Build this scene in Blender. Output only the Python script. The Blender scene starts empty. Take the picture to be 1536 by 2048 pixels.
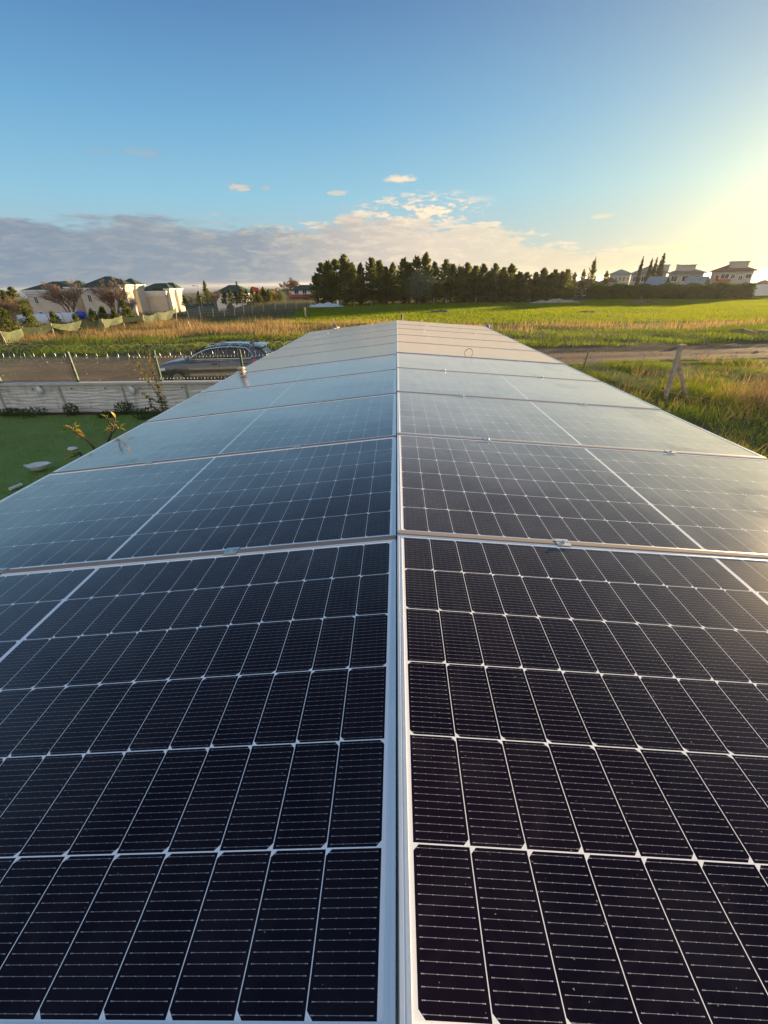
import bpy, bmesh, math, random
import numpy as np
from mathutils import Vector, Matrix, Euler
random.seed(7); RNG = np.random.default_rng(11)
R = math.radians
SC = bpy.context.scene
COL = SC.collection

# ---------------------------------------------------------------- camera
FPX, PITCH, YAW, ROLL = 822.36, 0.51037, 0.035222, -0.018651
CAM = Vector((0.0, 0.0, 3.6361)); RIDGE_Z = 2.80
_R0 = Vector((math.cos(YAW), math.sin(YAW), 0)); _F0 = Vector((-math.sin(YAW), math.cos(YAW), 0)); _Z = Vector((0, 0, 1))
FW = _F0*math.cos(PITCH) - _Z*math.sin(PITCH); UP = _F0*math.sin(PITCH) + _Z*math.cos(PITCH)
RT2 = _R0*math.cos(ROLL) + UP*math.sin(ROLL); UP2 = UP*math.cos(ROLL) - _R0*math.sin(ROLL)
cd = bpy.data.cameras.new('camera'); cam = bpy.data.objects.new('camera', cd); COL.objects.link(cam)
m = Matrix((RT2, UP2, -FW)).transposed().to_4x4(); m.translation = CAM; cam.matrix_world = m
cd.sensor_fit = 'VERTICAL'; cd.sensor_height = 36.0; cd.lens = FPX/2048*36.0
cd.clip_start = 0.02; cd.clip_end = 60000
SC.camera = cam

def at(px, py, Y):                       # point seen at a photo pixel, on the plane y = Y
    d = FW*FPX + RT2*(px-768) - UP2*(py-1024)
    return CAM + d*(Y/d.y)
def gr(px, py, z=0.0):                   # point seen at a photo pixel, on the level z
    d = FW*FPX + RT2*(px-768) - UP2*(py-1024)
    return CAM + d*((z-CAM.z)/d.z)

# ---------------------------------------------------------------- light
SUN_EL, SUN_AZ = R(4.4), R(52.0)         # azimuth measured from +y towards +x
w = bpy.data.worlds.new('World'); SC.world = w; w.use_nodes = True
SC.view_settings.view_transform = 'Standard'; SC.view_settings.look = 'None'
SC.view_settings.gamma = 1.0; SC.view_settings.exposure = 1.62
ld = bpy.data.lights.new('sun', 'SUN'); ld.energy = 4.8; ld.angle = R(0.6); ld.color = (1.0, 0.70, 0.36)
sun = bpy.data.objects.new('sun', ld); COL.objects.link(sun)
sdir = Vector((math.sin(SUN_AZ)*math.cos(SUN_EL), math.cos(SUN_AZ)*math.cos(SUN_EL), math.sin(SUN_EL)))
sun.rotation_euler = (-sdir).to_track_quat('-Z', 'Y').to_euler()

class NT:                                # small node-tree writer
    def __init__(s, nt): s.nt = nt
    def n(s, t, **k):
        o = s.nt.nodes.new(t)
        for a, b in k.items(): setattr(o, a, b)
        return o
    def put(s, sock, v):
        if isinstance(v, bpy.types.NodeSocket): s.nt.links.new(v, sock)
        elif v is not None:
            try: sock.default_value = v
            except Exception: sock.default_value = (*v, 1.0)[:4] if len(v) == 3 else v
    def m(s, op, a, b=None, c=None, clamp=False):
        o = s.n('ShaderNodeMath', operation=op, use_clamp=clamp); s.put(o.inputs[0], a); s.put(o.inputs[1], b); s.put(o.inputs[2], c)
        return o.outputs[0]
    def mix(s, f, a, b, blend='MIX'):
        o = s.n('ShaderNodeMix', data_type='RGBA', blend_type=blend); s.put(o.inputs[0], f); s.put(o.inputs[6], a); s.put(o.inputs[7], b)
        return o.outputs[2]
    def rng(s, v, a, b, c=0.0, d=1.0, smooth=False):
        o = s.n('ShaderNodeMapRange'); o.interpolation_type = 'SMOOTHSTEP' if smooth else 'LINEAR'
        for i, q in enumerate((v, a, b, c, d)): s.put(o.inputs[i], q)
        return o.outputs[0]
    def noise(s, vec, scale, detail=4, rough=.55, out='Fac', dist=0.0):
        o = s.n('ShaderNodeTexNoise'); s.put(o.inputs['Vector'], vec); o.inputs['Scale'].default_value = scale
        o.inputs['Detail'].default_value = detail; o.inputs['Roughness'].default_value = rough; o.inputs['Distortion'].default_value = dist
        return o.outputs[out]
    def xyz(s, v):
        o = s.n('ShaderNodeSeparateXYZ'); s.put(o.inputs[0], v); return o.outputs
    def vec(s, x, y, z):
        o = s.n('ShaderNodeCombineXYZ'); s.put(o.inputs[0], x); s.put(o.inputs[1], y); s.put(o.inputs[2], z); return o.outputs[0]
    def curve(s, v, pts, lo, hi):
        o = s.n('ShaderNodeFloatCurve'); c = o.mapping.curves[0]
        while len(c.points) < len(pts): c.points.new(.5, .5)
        for p, (x, y) in zip(c.points, pts): p.location = ((x-lo)/(hi-lo), y); p.handle_type = 'AUTO'
        o.mapping.update(); s.put(o.inputs['Value'], s.rng(v, lo, hi)); return o.outputs[0]
    def ramp(s, v, stops):
        o = s.n('ShaderNodeValToRGB'); e = o.color_ramp.elements
        while len(e) < len(stops): e.new(.5)
        for q, (p, c) in zip(e, stops): q.position = p; q.color = (*c, 1)
        s.put(o.inputs[0], v); return o.outputs[0]

nt = w.node_tree; nt.nodes.clear(); W = NT(nt)
tc = W.n('ShaderNodeTexCoord').outputs['Generated']
nrm = W.n('ShaderNodeVectorMath', operation='NORMALIZE'); W.put(nrm.inputs[0], tc)
dx, dy, dz = W.xyz(nrm.outputs[0])
sky = W.n('ShaderNodeTexSky', sky_type='NISHITA', sun_disc=False, sun_elevation=SUN_EL, sun_rotation=SUN_AZ)
sky.air_density = 1.0; sky.dust_density = 1.6; sky.ozone_density = 2.5
DEG = 180/math.pi
el = W.m('MULTIPLY', W.m('ARCSINE', dz), DEG); az = W.m('MULTIPLY', W.m('ARCTAN2', dx, dy), DEG)
# air colour: the physical sky, held back near the sun and blended with a clear-evening gradient by height
LAM = W.n('ShaderNodeRGBToBW'); W.put(LAM.inputs[0], sky.outputs[0])
inv = W.m('DIVIDE', 1.0, W.m('ADD', 1.0, W.m('MULTIPLY', LAM.outputs[0], .12)))
nis = W.n('ShaderNodeVectorMath', operation='SCALE'); W.put(nis.inputs[0], sky.outputs[0]); W.put(nis.inputs['Scale'], inv)
grad = W.ramp(W.rng(el, -2, 90), [(0.0, (1.7, 1.7, 1.75)), (.045, (1.60, 1.95, 2.1)), (.11, (.98, 1.98, 2.60)), (.18, (.55, 1.42, 2.35)), (.265, (.26, .74, 1.62)), (.36, (.32, .76, 1.5)), (.6, (.52, .98, 1.65)), (1, (.65, 1.0, 1.5))])
SV = W.n('ShaderNodeVectorMath', operation='DOT_PRODUCT'); W.put(SV.inputs[0], nrm.outputs[0]); SV.inputs[1].default_value = Vector((math.sin(R(43)), math.cos(R(43)), math.sin(R(2.2)))).normalized()   # bright core of the aureole
th = W.m('MULTIPLY', W.m('ARCCOSINE', W.m('MINIMUM', SV.outputs['Value'], .99999)), DEG)
g1 = W.m('POWER', 2.718, W.m('DIVIDE', th, -6.0)); g2 = W.m('POWER', 2.718, W.m('DIVIDE', th, -17.0))
gl = W.n('ShaderNodeVectorMath', operation='SCALE'); gl.inputs[0].default_value = (5.4, 4.0, 1.5); W.put(gl.inputs['Scale'], g1)
gl2 = W.n('ShaderNodeVectorMath', operation='SCALE'); gl2.inputs[0].default_value = (1.8, 1.42, .48); W.put(gl2.inputs['Scale'], g2)
back = W.m('MULTIPLY', W.rng(W.m('ABSOLUTE', az), 70, 125, 0, 1, True), W.rng(el, 65, 20, 0, .85, True))
grad = W.mix(back, grad, (3.3, 2.9, 2.6, 1))     # unseen sky opposite the low sun, brightened as added fill for shaded faces
grad = W.mix(g2, grad, W.mix(1.0, grad, (.80, .84, .66, 1), 'MULTIPLY'))
air = W.mix(1.0, W.mix(1.0, grad, gl.outputs[0], 'ADD'), gl2.outputs[0], 'ADD')
hs_out = W.mix(.15, air, nis.outputs[0])
# cloud bank low on the horizon, thinning towards the sun, with small cumulus above it
top = W.m('MULTIPLY', W.curve(az, [(-180, .50), (-42, .58), (-26, .60), (-12, .58), (-4, .68), (5, .64), (14, .44), (24, .24), (34, .12), (50, .05), (120, .25), (180, .5)], -180, 180), 10.0)
cu = W.vec(W.m('MULTIPLY', az, .13), W.m('MULTIPLY', el, .55), 3.1)
n1 = W.noise(cu, 1.0, 6, .58, dist=.35)
n2 = W.noise(W.vec(W.m('MULTIPLY', az, .42), W.m('MULTIPLY', el, 1.6), 9.7), 1.0, 7, .62, dist=.5)
edge = W.m('ADD', W.m('SUBTRACT', top, el), W.m('ADD', W.m('MULTIPLY', W.m('SUBTRACT', n1, .5), 4.2), W.m('MULTIPLY', W.m('SUBTRACT', n2, .5), W.rng(az, -18, 2, 2.4, 7.0, True))))
bank = W.rng(edge, -.2, .9, 0, 1, True)
low = W.rng(el, -.8, .4, .92, 1.0, True)
sunside = W.rng(az, 2, 30, 1.0, .35)
# cumulus patch over the trees
pa = W.m('DIVIDE', W.m('SUBTRACT', az, 2.5), 10.0); pe = W.m('DIVIDE', W.m('SUBTRACT', el, 7.0), 2.0)
pr = W.m('ADD', W.m('MULTIPLY', pa, pa), W.m('MULTIPLY', pe, pe))
n3 = W.noise(W.vec(W.m('MULTIPLY', az, .55), W.m('MULTIPLY', el, 1.9), 4.4), 1.0, 8, .62)
patch = W.m('MULTIPLY', W.rng(pr, 0.0, 1.0, 1.15, 0, True), W.rng(n3, .44, .60, 0, 1.0, True), clamp=True)
# a few lone puffs
puffs = None
for a_, e_, wa, we, k in ((-17.2, 8.95, 1.7, .45, .75), (-14.2, 8.95, .6, .3, .5), (-25.6, 11.2, 2.2, .45, .32), (-29.5, 11.1, 1.6, .4, .22), (.6, 9.75, 2.2, .42, .9), (-6.4, 8.6, 1.6, .25, .6), (21.9, 5.55, 1.5, .25, .55), (27.0, 2.6, 5.5, .30, .8)):
    qa = W.m('DIVIDE', W.m('SUBTRACT', az, a_), wa); qe = W.m('DIVIDE', W.m('SUBTRACT', el, e_), we)
    rr = W.m('ADD', W.m('MULTIPLY', qa, qa), W.m('MULTIPLY', qe, qe))
    v = W.m('MULTIPLY', W.rng(W.m('ADD', rr, W.m('MULTIPLY', W.m('SUBTRACT', n3, .5), 4.0)), 0.0, 1.1, 1, 0, True), k)
    puffs = v if puffs is None else W.m('MAXIMUM', puffs, v)
dens = W.m('MAXIMUM', W.m('MULTIPLY', W.m('MULTIPLY', bank, low), sunside), W.m('MAXIMUM', patch, puffs), clamp=True)
ccol = W.ramp(W.rng(az, -45, 45), [(0, (.76, 1.02, 1.34)), (.32, (1.0, 1.18, 1.38)), (.55, (2.6, 2.25, 1.85)), (.75, (3.0, 2.5, 1.6)), (1, (4.5, 3.6, 1.5))])
lit = W.rng(W.m('ADD', W.m('MULTIPLY', n2, 1.0), W.m('MULTIPLY', n3, .6)), .7, 1.05, 0, 1, True)
rim = W.m('MULTIPLY', W.rng(edge, 2.2, .2, 0, 1), W.rng(az, -30, 5, .15, 1))
lit = W.m('MAXIMUM', W.m('MULTIPLY', lit, W.rng(az, -25, 5, .10, .35)), W.m('MULTIPLY', rim, lit))
lit = W.m('MAXIMUM', lit, W.m('MAXIMUM', W.m('MULTIPLY', patch, .55), W.m('MULTIPLY', puffs, .6)))
cfin = W.mix(lit, ccol, (4.2, 3.4, 2.3, 1))
skyc = W.mix(dens, hs_out, cfin)
bg = W.n('ShaderNodeBackground'); bg.inputs['Strength'].default_value = 0.10; W.put(bg.inputs['Color'], skyc)
ow = W.n('ShaderNodeOutputWorld'); W.put(ow.inputs[0], bg.outputs[0])

# ---------------------------------------------------------------- materials
MATS = {}
def mat(name, col, rough=.7, metal=0.0, spec=.5, var=.0, vscale=4.0, bump=0.0, bscale=30.0, col2=None, coat=0.0, emit=None):
    if name in MATS: return MATS[name]
    M = bpy.data.materials.new(name); M.use_nodes = True; nt = M.node_tree; N = NT(nt)
    b = nt.nodes['Principled BSDF']; N.put(b.inputs['Base Color'], (*col, 1)); b.inputs['Roughness'].default_value = rough
    b.inputs['Metallic'].default_value = metal; b.inputs['Specular IOR Level'].default_value = spec; b.inputs['Coat Weight'].default_value = coat
    oc = N.n('ShaderNodeTexCoord').outputs['Object']
    if var or col2:
        nz = N.noise(oc, vscale, 5, .6)
        c2 = col2 or tuple(c*(1-var) for c in col); c1 = col if col2 else tuple(min(1, c*(1+var)) for c in col)
        N.put(b.inputs['Base Color'], N.mix(N.rng(nz, .35, .65), (*c1, 1), (*c2, 1)))
    if bump:
        bp = N.n('ShaderNodeBump'); bp.inputs['Strength'].default_value = bump; bp.inputs['Distance'].default_value = .02
        N.put(bp.inputs['Height'], N.noise(oc, bscale, 5, .6)); N.put(b.inputs['Normal'], bp.outputs[0])
    MATS[name] = M; return M

def leafmat(name, c1, c2, trans=.45, rough=.6):      # thin foliage: diffuse + light passing through; colour varies per leaf
    if name in MATS: return MATS[name]
    M = bpy.data.materials.new(name); M.use_nodes = True; nt = M.node_tree; nt.nodes.clear(); N = NT(nt)
    at_ = N.n('ShaderNodeAttribute', attribute_name='shade')
    c = N.mix(at_.outputs['Fac'], (*c1, 1), (*c2, 1))
    d = N.n('ShaderNodeBsdfPrincipled'); N.put(d.inputs['Base Color'], c); d.inputs['Roughness'].default_value = rough; d.inputs['Specular IOR Level'].default_value = .25
    t = N.n('ShaderNodeBsdfTranslucent'); N.put(t.inputs['Color'], N.mix(1.0, c, (1.5, 1.45, .75, 1), 'MULTIPLY'))
    mx = N.n('ShaderNodeMixShader'); mx.inputs[0].default_value = trans; N.put(mx.inputs[1], d.outputs[0]); N.put(mx.inputs[2], t.outputs[0])
    N.put(N.n('ShaderNodeOutputMaterial').inputs[0], mx.outputs[0]); MATS[name] = M; return M

# ---------------------------------------------------------------- builders
class MB:
    def __init__(s): s.v = []; s.f = []; s.mi = []; s.cur = 0
    def add(s, vs, fs):
        o = len(s.v); s.v += [tuple(q) for q in vs]; s.f += [tuple(i+o for i in q) for q in fs]; s.mi += [s.cur]*len(fs)
    def box(s, c, d, rz=0.0, M=None):
        x, y, z = d[0]/2, d[1]/2, d[2]/2
        vs = [Vector((a, b, e)) for a in (-x, x) for b in (-y, y) for e in (-z, z)]
        T = M if M is not None else (Matrix.Translation(c) @ Matrix.Rotation(rz, 4, 'Z'))
        s.add([T @ q for q in vs], [(0, 1, 3, 2), (4, 6, 7, 5), (0, 4, 5, 1), (2, 3, 7, 6), (0, 2, 6, 4), (1, 5, 7, 3)])
    def bar(s, a, b, w_, h=None):        # square bar from a to b
        a, b = Vector(a), Vector(b); d = b-a; L = d.length
        if L < 1e-6: return
        q = d.to_track_quat('X', 'Z').to_matrix().to_4x4()
        s.box(None, (L, w_, h or w_), M=Matrix.Translation((a+b)/2) @ q)
    def tube(s, pts, rad, n=6, cap=True):
        pts = [Vector(p) for p in pts]; rs = rad if isinstance(rad, (list, tuple)) else [rad]*len(pts)
        rings = []
        for i, p in enumerate(pts):
            d = (pts[min(i+1, len(pts)-1)] - pts[max(i-1, 0)])
            if d.length < 1e-9: d = Vector((0, 0, 1))
            q = d.to_track_quat('Z', 'Y')
            rings.append([p + q @ Vector((math.cos(2*math.pi*k/n)*rs[i], math.sin(2*math.pi*k/n)*rs[i], 0)) for k in range(n)])
        fs = []
        for i in range(len(pts)-1):
            for k in range(n): fs.append((i*n+k, i*n+(k+1) % n, (i+1)*n+(k+1) % n, (i+1)*n+k))
        if cap: fs.append(tuple(range(n))[::-1]); fs.append(tuple((len(pts)-1)*n+k for k in range(n)))
        s.add([q for r in rings for q in r], fs)
    def prism(s, poly, z0, z1):          # polygon in xy
        n = len(poly)
        s.add([(x, y, z0) for x, y in poly]+[(x, y, z1) for x, y in poly],
              [tuple(range(n))[::-1], tuple(range(n, 2*n))]+[(i, (i+1) % n, n+(i+1) % n, n+i) for i in range(n)])
    def loft(s, rings, closed=True, cap=True):
        n = len(rings[0]); fs = []
        for i in range(len(rings)-1):
            for k in range(n if closed else n-1): fs.append((i*n+k, i*n+(k+1) % n, (i+1)*n+(k+1) % n, (i+1)*n+k))
        if cap and closed: fs.append(tuple(range(n))[::-1]); fs.append(tuple((len(rings)-1)*n+k for k in range(n)))
        s.add([q for r in rings for q in r], fs)
    def mesh(s, name, mats, smooth=False, bevel=0.0, fix=True):
        me = bpy.data.meshes.new(name); me.from_pydata(s.v, [], s.f)
        for q in (mats if isinstance(mats, (list, tuple)) else [mats]): me.materials.append(q)
        if any(s.mi): me.polygons.foreach_set('material_index', s.mi)
        if fix or bevel:
            bm = bmesh.new(); bm.from_mesh(me)
            if fix: bmesh.ops.recalc_face_normals(bm, faces=bm.faces)
            if bevel: bmesh.ops.bevel(bm, geom=bm.edges[:], offset=bevel, segments=2, affect='EDGES', clamp_overlap=True)
            bm.to_mesh(me); bm.free()
        if smooth: me.polygons.foreach_set('use_smooth', [True]*len(me.polygons))
        me.update(); return me
    def build(s, name, mats, parent=None, smooth=False, bevel=0.0, fix=True, label=None):
        o = bpy.data.objects.new(name, s.mesh(name, mats, smooth, bevel, fix)); COL.objects.link(o)
        if parent: o.parent = parent
        if label: o['label'] = label
        return o
def part(name, me, parent): o = bpy.data.objects.new(name, me); COL.objects.link(o); o.parent = parent; return o
def tag(o, label=None, cat=None, group=None, kind=None):
    if label: o['label'] = label
    if cat: o['category'] = cat
    if group: o['group'] = group
    if kind: o['kind'] = kind
    return o
def thing(name, label, cat, loc=(0, 0, 0), rz=0.0, group=None):
    o = bpy.data.objects.new(name, None); COL.objects.link(o); o.location = loc; o.rotation_euler = (0, 0, rz); o.empty_display_size = .2
    return tag(o, label, cat, group)
ORD = 'first second third fourth fifth sixth seventh eighth ninth tenth eleventh twelfth thirteenth fourteenth fifteenth sixteenth seventeenth eighteenth nineteenth twentieth'.split()
def ordn(i):
    if i < 20: return ORD[i]
    return 'twenty-' + ORD[i-20] if i < 29 else ('thirtieth' if i == 29 else 'thirty-' + ORD[i-30])
def noise2(x, y, s, seed=0):             # cheap smooth value noise on numpy arrays
    r = np.random.default_rng(seed).random((64, 64)); u = np.asarray(x)/s; v = np.asarray(y)/s
    i = np.floor(u).astype(int); j = np.floor(v).astype(int); fx = u-i; fy = v-j
    fx = fx*fx*(3-2*fx); fy = fy*fy*(3-2*fy)
    g = lambda a, b: r[a % 64, b % 64]
    return (g(i, j)*(1-fx)+g(i+1, j)*fx)*(1-fy) + (g(i, j+1)*(1-fx)+g(i+1, j+1)*fx)*fy

# ---------------------------------------------------------------- ground, field, road, sea
def ground_z(x, y):
    x = np.asarray(x, float); y = np.asarray(y, float); r = np.hypot(x, y)
    a = np.degrees(np.arctan2(x, np.maximum(y, .01)))
    left = np.clip((-a-15)/8, 0, 1); left = left*left*(3-2*left)
    z = -left*2.8*np.clip((r-72)/25, 0, 1)
    right = 1-left
    z = z - left*np.clip(r-95, 0, 2600)*0.0125 - right*np.clip(r-150, 0, 2600)*0.0115
    return z
def grid_mesh(xs, ys, zf):
    X, Y = np.meshgrid(xs, ys); Z = zf(X, Y); n = len(xs)
    mb = MB(); mb.v = list(zip(X.ravel().tolist(), Y.ravel().tolist(), Z.ravel().tolist()))
    mb.f = [(j*n+i, j*n+i+1, (j+1)*n+i+1, (j+1)*n+i) for j in range(len(ys)-1) for i in range(n-1)]; mb.mi = [0]*len(mb.f)
    return mb
def soil(name, a, b, s1=.35, s2=3.0, bump=.5, rough=.95):
    M = bpy.data.materials.new(name); M.use_nodes = True; N = NT(M.node_tree); p = M.node_tree.nodes['Principled BSDF']
    oc = N.n('ShaderNodeTexCoord').outputs['Object']
    k = N.m('ADD', N.m('MULTIPLY', N.noise(oc, s1, 4), .6), N.m('MULTIPLY', N.noise(oc, s2, 6, .7), .5))
    N.put(p.inputs['Base Color'], N.mix(N.rng(k, .4, .7), (*a, 1), (*b, 1))); p.inputs['Roughness'].default_value = rough; p.inputs['Specular IOR Level'].default_value = .2
    bp = N.n('ShaderNodeBump'); bp.inputs['Strength'].default_value = bump; bp.inputs['Distance'].default_value = .05
    N.put(bp.inputs['Height'], N.noise(oc, s2*3, 6, .7)); N.put(p.inputs['Normal'], bp.outputs[0]); return M
xs = np.unique(np.concatenate([np.linspace(-120, 120, 81), -np.geomspace(120, 9000, 26), np.geomspace(120, 9000, 26)]))
ys = np.unique(np.concatenate([np.linspace(-60, 160, 90), np.geomspace(160, 9000, 34)]))
def gz(x, y):
    z = ground_z(x, y); r = np.hypot(x, y); return z + np.where(r > 2300, -np.clip(r-2300, 0, 4000)*.01*(np.degrees(np.arctan2(x, np.maximum(y, .01))) < -8), 0)
g = grid_mesh(xs, ys, gz).build('ground', soil('soil', (.045, .06, .018), (.085, .07, .035), .05, 1.5), fix=False, smooth=True); tag(g, kind='structure')
mb = MB(); mb.add([(-12000, 1500, -34), (9000, 1500, -34), (9000, 10000, -34), (-12000, 10000, -34)], [(0, 1, 2, 3)])
sea = mb.build('sea', mat('sea_water', (.12, .20, .27), .85, spec=.05, bump=.3, bscale=.02)); tag(sea, kind='structure')
# crop field sheet
fx = np.linspace(-16, 64, 60); fy = np.linspace(46, 92, 40)
mb = MB(); fld = [(-14, 47), (4, 44), (20, 43), (40, 42), (80, 44), (110, 60), (90, 110), (40, 96), (34, 84.5), (10, 84), (-14, 82), (-17, 78), (-13, 58)]
mb.add([(x, y, .03) for x, y in fld], [tuple(range(len(fld)))])
fo = mb.build('field', soil('field_soil', (.035, .075, .012), (.05, .085, .015), .2, 2.5, .4)); tag(fo, kind='structure')
# dirt road with ruts
cl = [(-120, 15), (-60, 18.5), (-30, 20.2), (-15, 21.2), (0, 22.6), (12, 23.7), (24, 25.0), (40, 26.2), (90, 30)]
def road_c(x): return np.interp(x, [c[0] for c in cl], [c[1] for c in cl])
def road_hw(x): return np.interp(x, [-60, -15, 0, 14, 40], [4.2, 4.2, 3.2, 2.2, 2.4])
rx = np.linspace(-110, 85, 260); nv = 17; mb = MB()
for i, x in enumerate(rx):
    c = road_c(x); h = road_hw(x)
    for k in range(nv):
        t = -1+2*k/(nv-1); hw = h*(1+.22*(noise2(x, k*0+(7 if t > 0 else 70), 2.2, 3)-.5)) if abs(t) == 1 else h
        rut = -.05*math.exp(-((abs(t)-.42)/.12)**2); edge = -.03*(abs(t) > .97)
        mb.v.append((x, c+t*hw, .06+rut+edge+.04*(float(noise2(x*1.3, t*6+40, 1.0, 5))-.5)*(abs(t) < .97)))
mb.f = [(i*nv+k, (i+1)*nv+k, (i+1)*nv+k+1, i*nv+k+1) for i in range(len(rx)-1) for k in range(nv-1)]; mb.mi = [0]*len(mb.f)
rd = mb.build('dirt_road', soil('road_soil', (.20, .135, .09), (.12, .085, .06), .5, 4.0, .8), smooth=True, fix=False); tag(rd, kind='structure')
mb = MB(); mb.add([(-24, -4, .012), (-2.5, -4, .012), (-2.5, 13.2, .012), (-24, 13.2, .012)], [(0, 1, 2, 3)])
lw = mb.build('lawn', soil('lawn_soil', (.14, .24, .05), (.20, .26, .08), 1.0, 12.0, .5)); tag(lw, kind='structure')

# ---------------------------------------------------------------- grass stuff (blades)
def blades(name, P, H, Wd, shade, material, label, cat, lean=.25, seg2=False):
    n = len(P); a = RNG.random(n)*2*math.pi; la = RNG.random(n)*2*math.pi; ln = RNG.random(n)*lean*2
    dxy = np.stack([np.cos(a), np.sin(a)], 1)*Wd[:, None]/2
    tip = np.stack([np.cos(la), np.sin(la)], 1)*(ln*H)[:, None]
    V = np.zeros((n, 3, 3), np.float32)
    V[:, 0, :2] = P[:, :2]-dxy; V[:, 1, :2] = P[:, :2]+dxy; V[:, 2, :2] = P[:, :2]+tip
    V[:, 0, 2] = V[:, 1, 2] = P[:, 2]; V[:, 2, 2] = P[:, 2]+H
    me = bpy.data.meshes.new(name); me.vertices.add(n*3); me.vertices.foreach_set('co', V.ravel())
    me.loops.add(n*3); me.loops.foreach_set('vertex_index', np.arange(n*3, dtype=np.int32))
    me.polygons.add(n); me.polygons.foreach_set('loop_start', np.arange(0, n*3, 3, dtype=np.int32)); me.polygons.foreach_set('loop_total', np.full(n, 3, np.int32))
    me.update(); me.validate()
    at_ = me.attributes.new('shade', 'FLOAT', 'FACE'); at_.data.foreach_set('value', shade.astype(np.float32))
    me.materials.append(material); o = bpy.data.objects.new(name, me); COL.objects.link(o)
    tag(o, label, cat, kind='stuff'); return o
def scatter(n, x0, x1, y0, y1, keep, z=0.0):
    x = RNG.uniform(x0, x1, n); y = RNG.uniform(y0, y1, n); k = keep(x, y) > RNG.random(n)
    x, y = x[k], y[k]; return np.stack([x, y, np.full(len(x), z)], 1)
green = leafmat('fresh_grass', (.065, .13, .012), (.17, .20, .02), .5)
wheat = leafmat('young_crop', (.13, .20, .005), (.24, .27, .008), .6)
straw = leafmat('dry_grass', (.30, .19, .115), (.48, .33, .20), .42)
lawng = leafmat('lawn_grass', (.12, .21, .045), (.20, .28, .07), .4)
# the wall line cuts the left view; verge beyond road
P = scatter(150000, -70, 45, 19, 38, lambda x, y: np.where((y > road_c(x)+road_hw(x)*(.93+.2*noise2(x, y, 1.3, 8))) & (y < road_c(x)+road_hw(x)+6.5+3*noise2(x, y, 5, 2)), .25+.9*(noise2(x, y, 1.1, 1) > .35), 0), .0)
nz = noise2(P[:, 0], P[:, 1], 1.6, 4); P[:, 2] += .25*noise2(P[:, 0], P[:, 1], 2.3, 9)
blades('verge_grass', P, (.10+.24*nz)*RNG.uniform(.6, 1.3, len(P)), np.full(len(P), .03), RNG.random(len(P))*.6+.5*noise2(P[:, 0], P[:, 1], 3, 6)-.1, green, 'tufted green grass along the far edge of the dirt road', 'grass')
# mounded verge base so tufts sit on soil
vx = np.linspace(-75, 60, 140); 
# tall dry grass belt
def belt(x, y):
    y0 = np.interp(x, [-70, -20, 0, 12, 20, 40], [30, 31, 33, 33, 33.5, 34]); y1 = np.interp(x, [-70, -20, -8, 10, 20, 45], [55, 52, 47, 41.5, 41, 42])
    return np.where((y > y0+3*noise2(x, y, 4, 12)) & (y < y1), np.clip(.05+1.6*(noise2(x, y, 3.2, 21)-.3), 0, 1), 0)
P = scatter(170000, -75, 55, 29, 56, belt, 0.0)
nz = noise2(P[:, 0], P[:, 1], 2.6, 14)*.7+noise2(P[:, 0], P[:, 1], .9, 31)*.4
Hh = (.2+.62*nz)*RNG.uniform(.35, 1.25, len(P)); 
blades('dry_grass', P, Hh, np.full(len(P), .024), RNG.random(len(P)), straw, 'belt of tall dry straw coloured grass before the green field', 'dry grass', .3)
P = scatter(90000, -75, 55, 29, 62, lambda x, y: np.where((y > 33+3*noise2(x, y, 4, 12)) & ((x > -13-.2*(y-50)) | (y < 56)) , .7, 0)*np.where((x < -14) | (y < 46), 1, 0), 0)
blades('belt_green_grass', P, RNG.uniform(.08, .28, len(P)), np.full(len(P), .035), RNG.random(len(P))*.5+.5, green, 'low green grass growing between the dry stalks', 'grass')
# crop field rows
from math import floor
def infield(x, y):
    xl = np.interp(y, [42, 47, 58, 78, 82], [-4, -14, -13, -17, -14]); yl = np.interp(x, [-14, 4, 20, 60], [47, 43.5, 42, 42]); yh = np.interp(x, [-17, 10, 34, 40, 75], [82, 84, 84.5, 96, 96])
    return (x > xl) & (y > yl) & (y < yh)
P = scatter(330000, -17, 85, 42, 96, lambda x, y: np.where(infield(x, y), np.clip(1.25-(y-42)/75, .3, 1)*(.75+.5*(noise2(x, y, 2.5, 77) > .3)), 0), .03)
P[:, 1] = np.where(RNG.random(len(P)) < .75, np.round(P[:, 1]/.36)*.36+RNG.normal(0, .03, len(P)), P[:, 1])
blades('crop', P, RNG.uniform(.06, .14, len(P))*(.7+.6*noise2(P[:, 0], P[:, 1], 6, 5)), np.full(len(P), .055), RNG.random(len(P))*.7+.6*noise2(P[:, 0], P[:, 1], 5, 50)-.2, wheat, 'bright green young crop covering the wide field', 'crop', .35)
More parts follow.
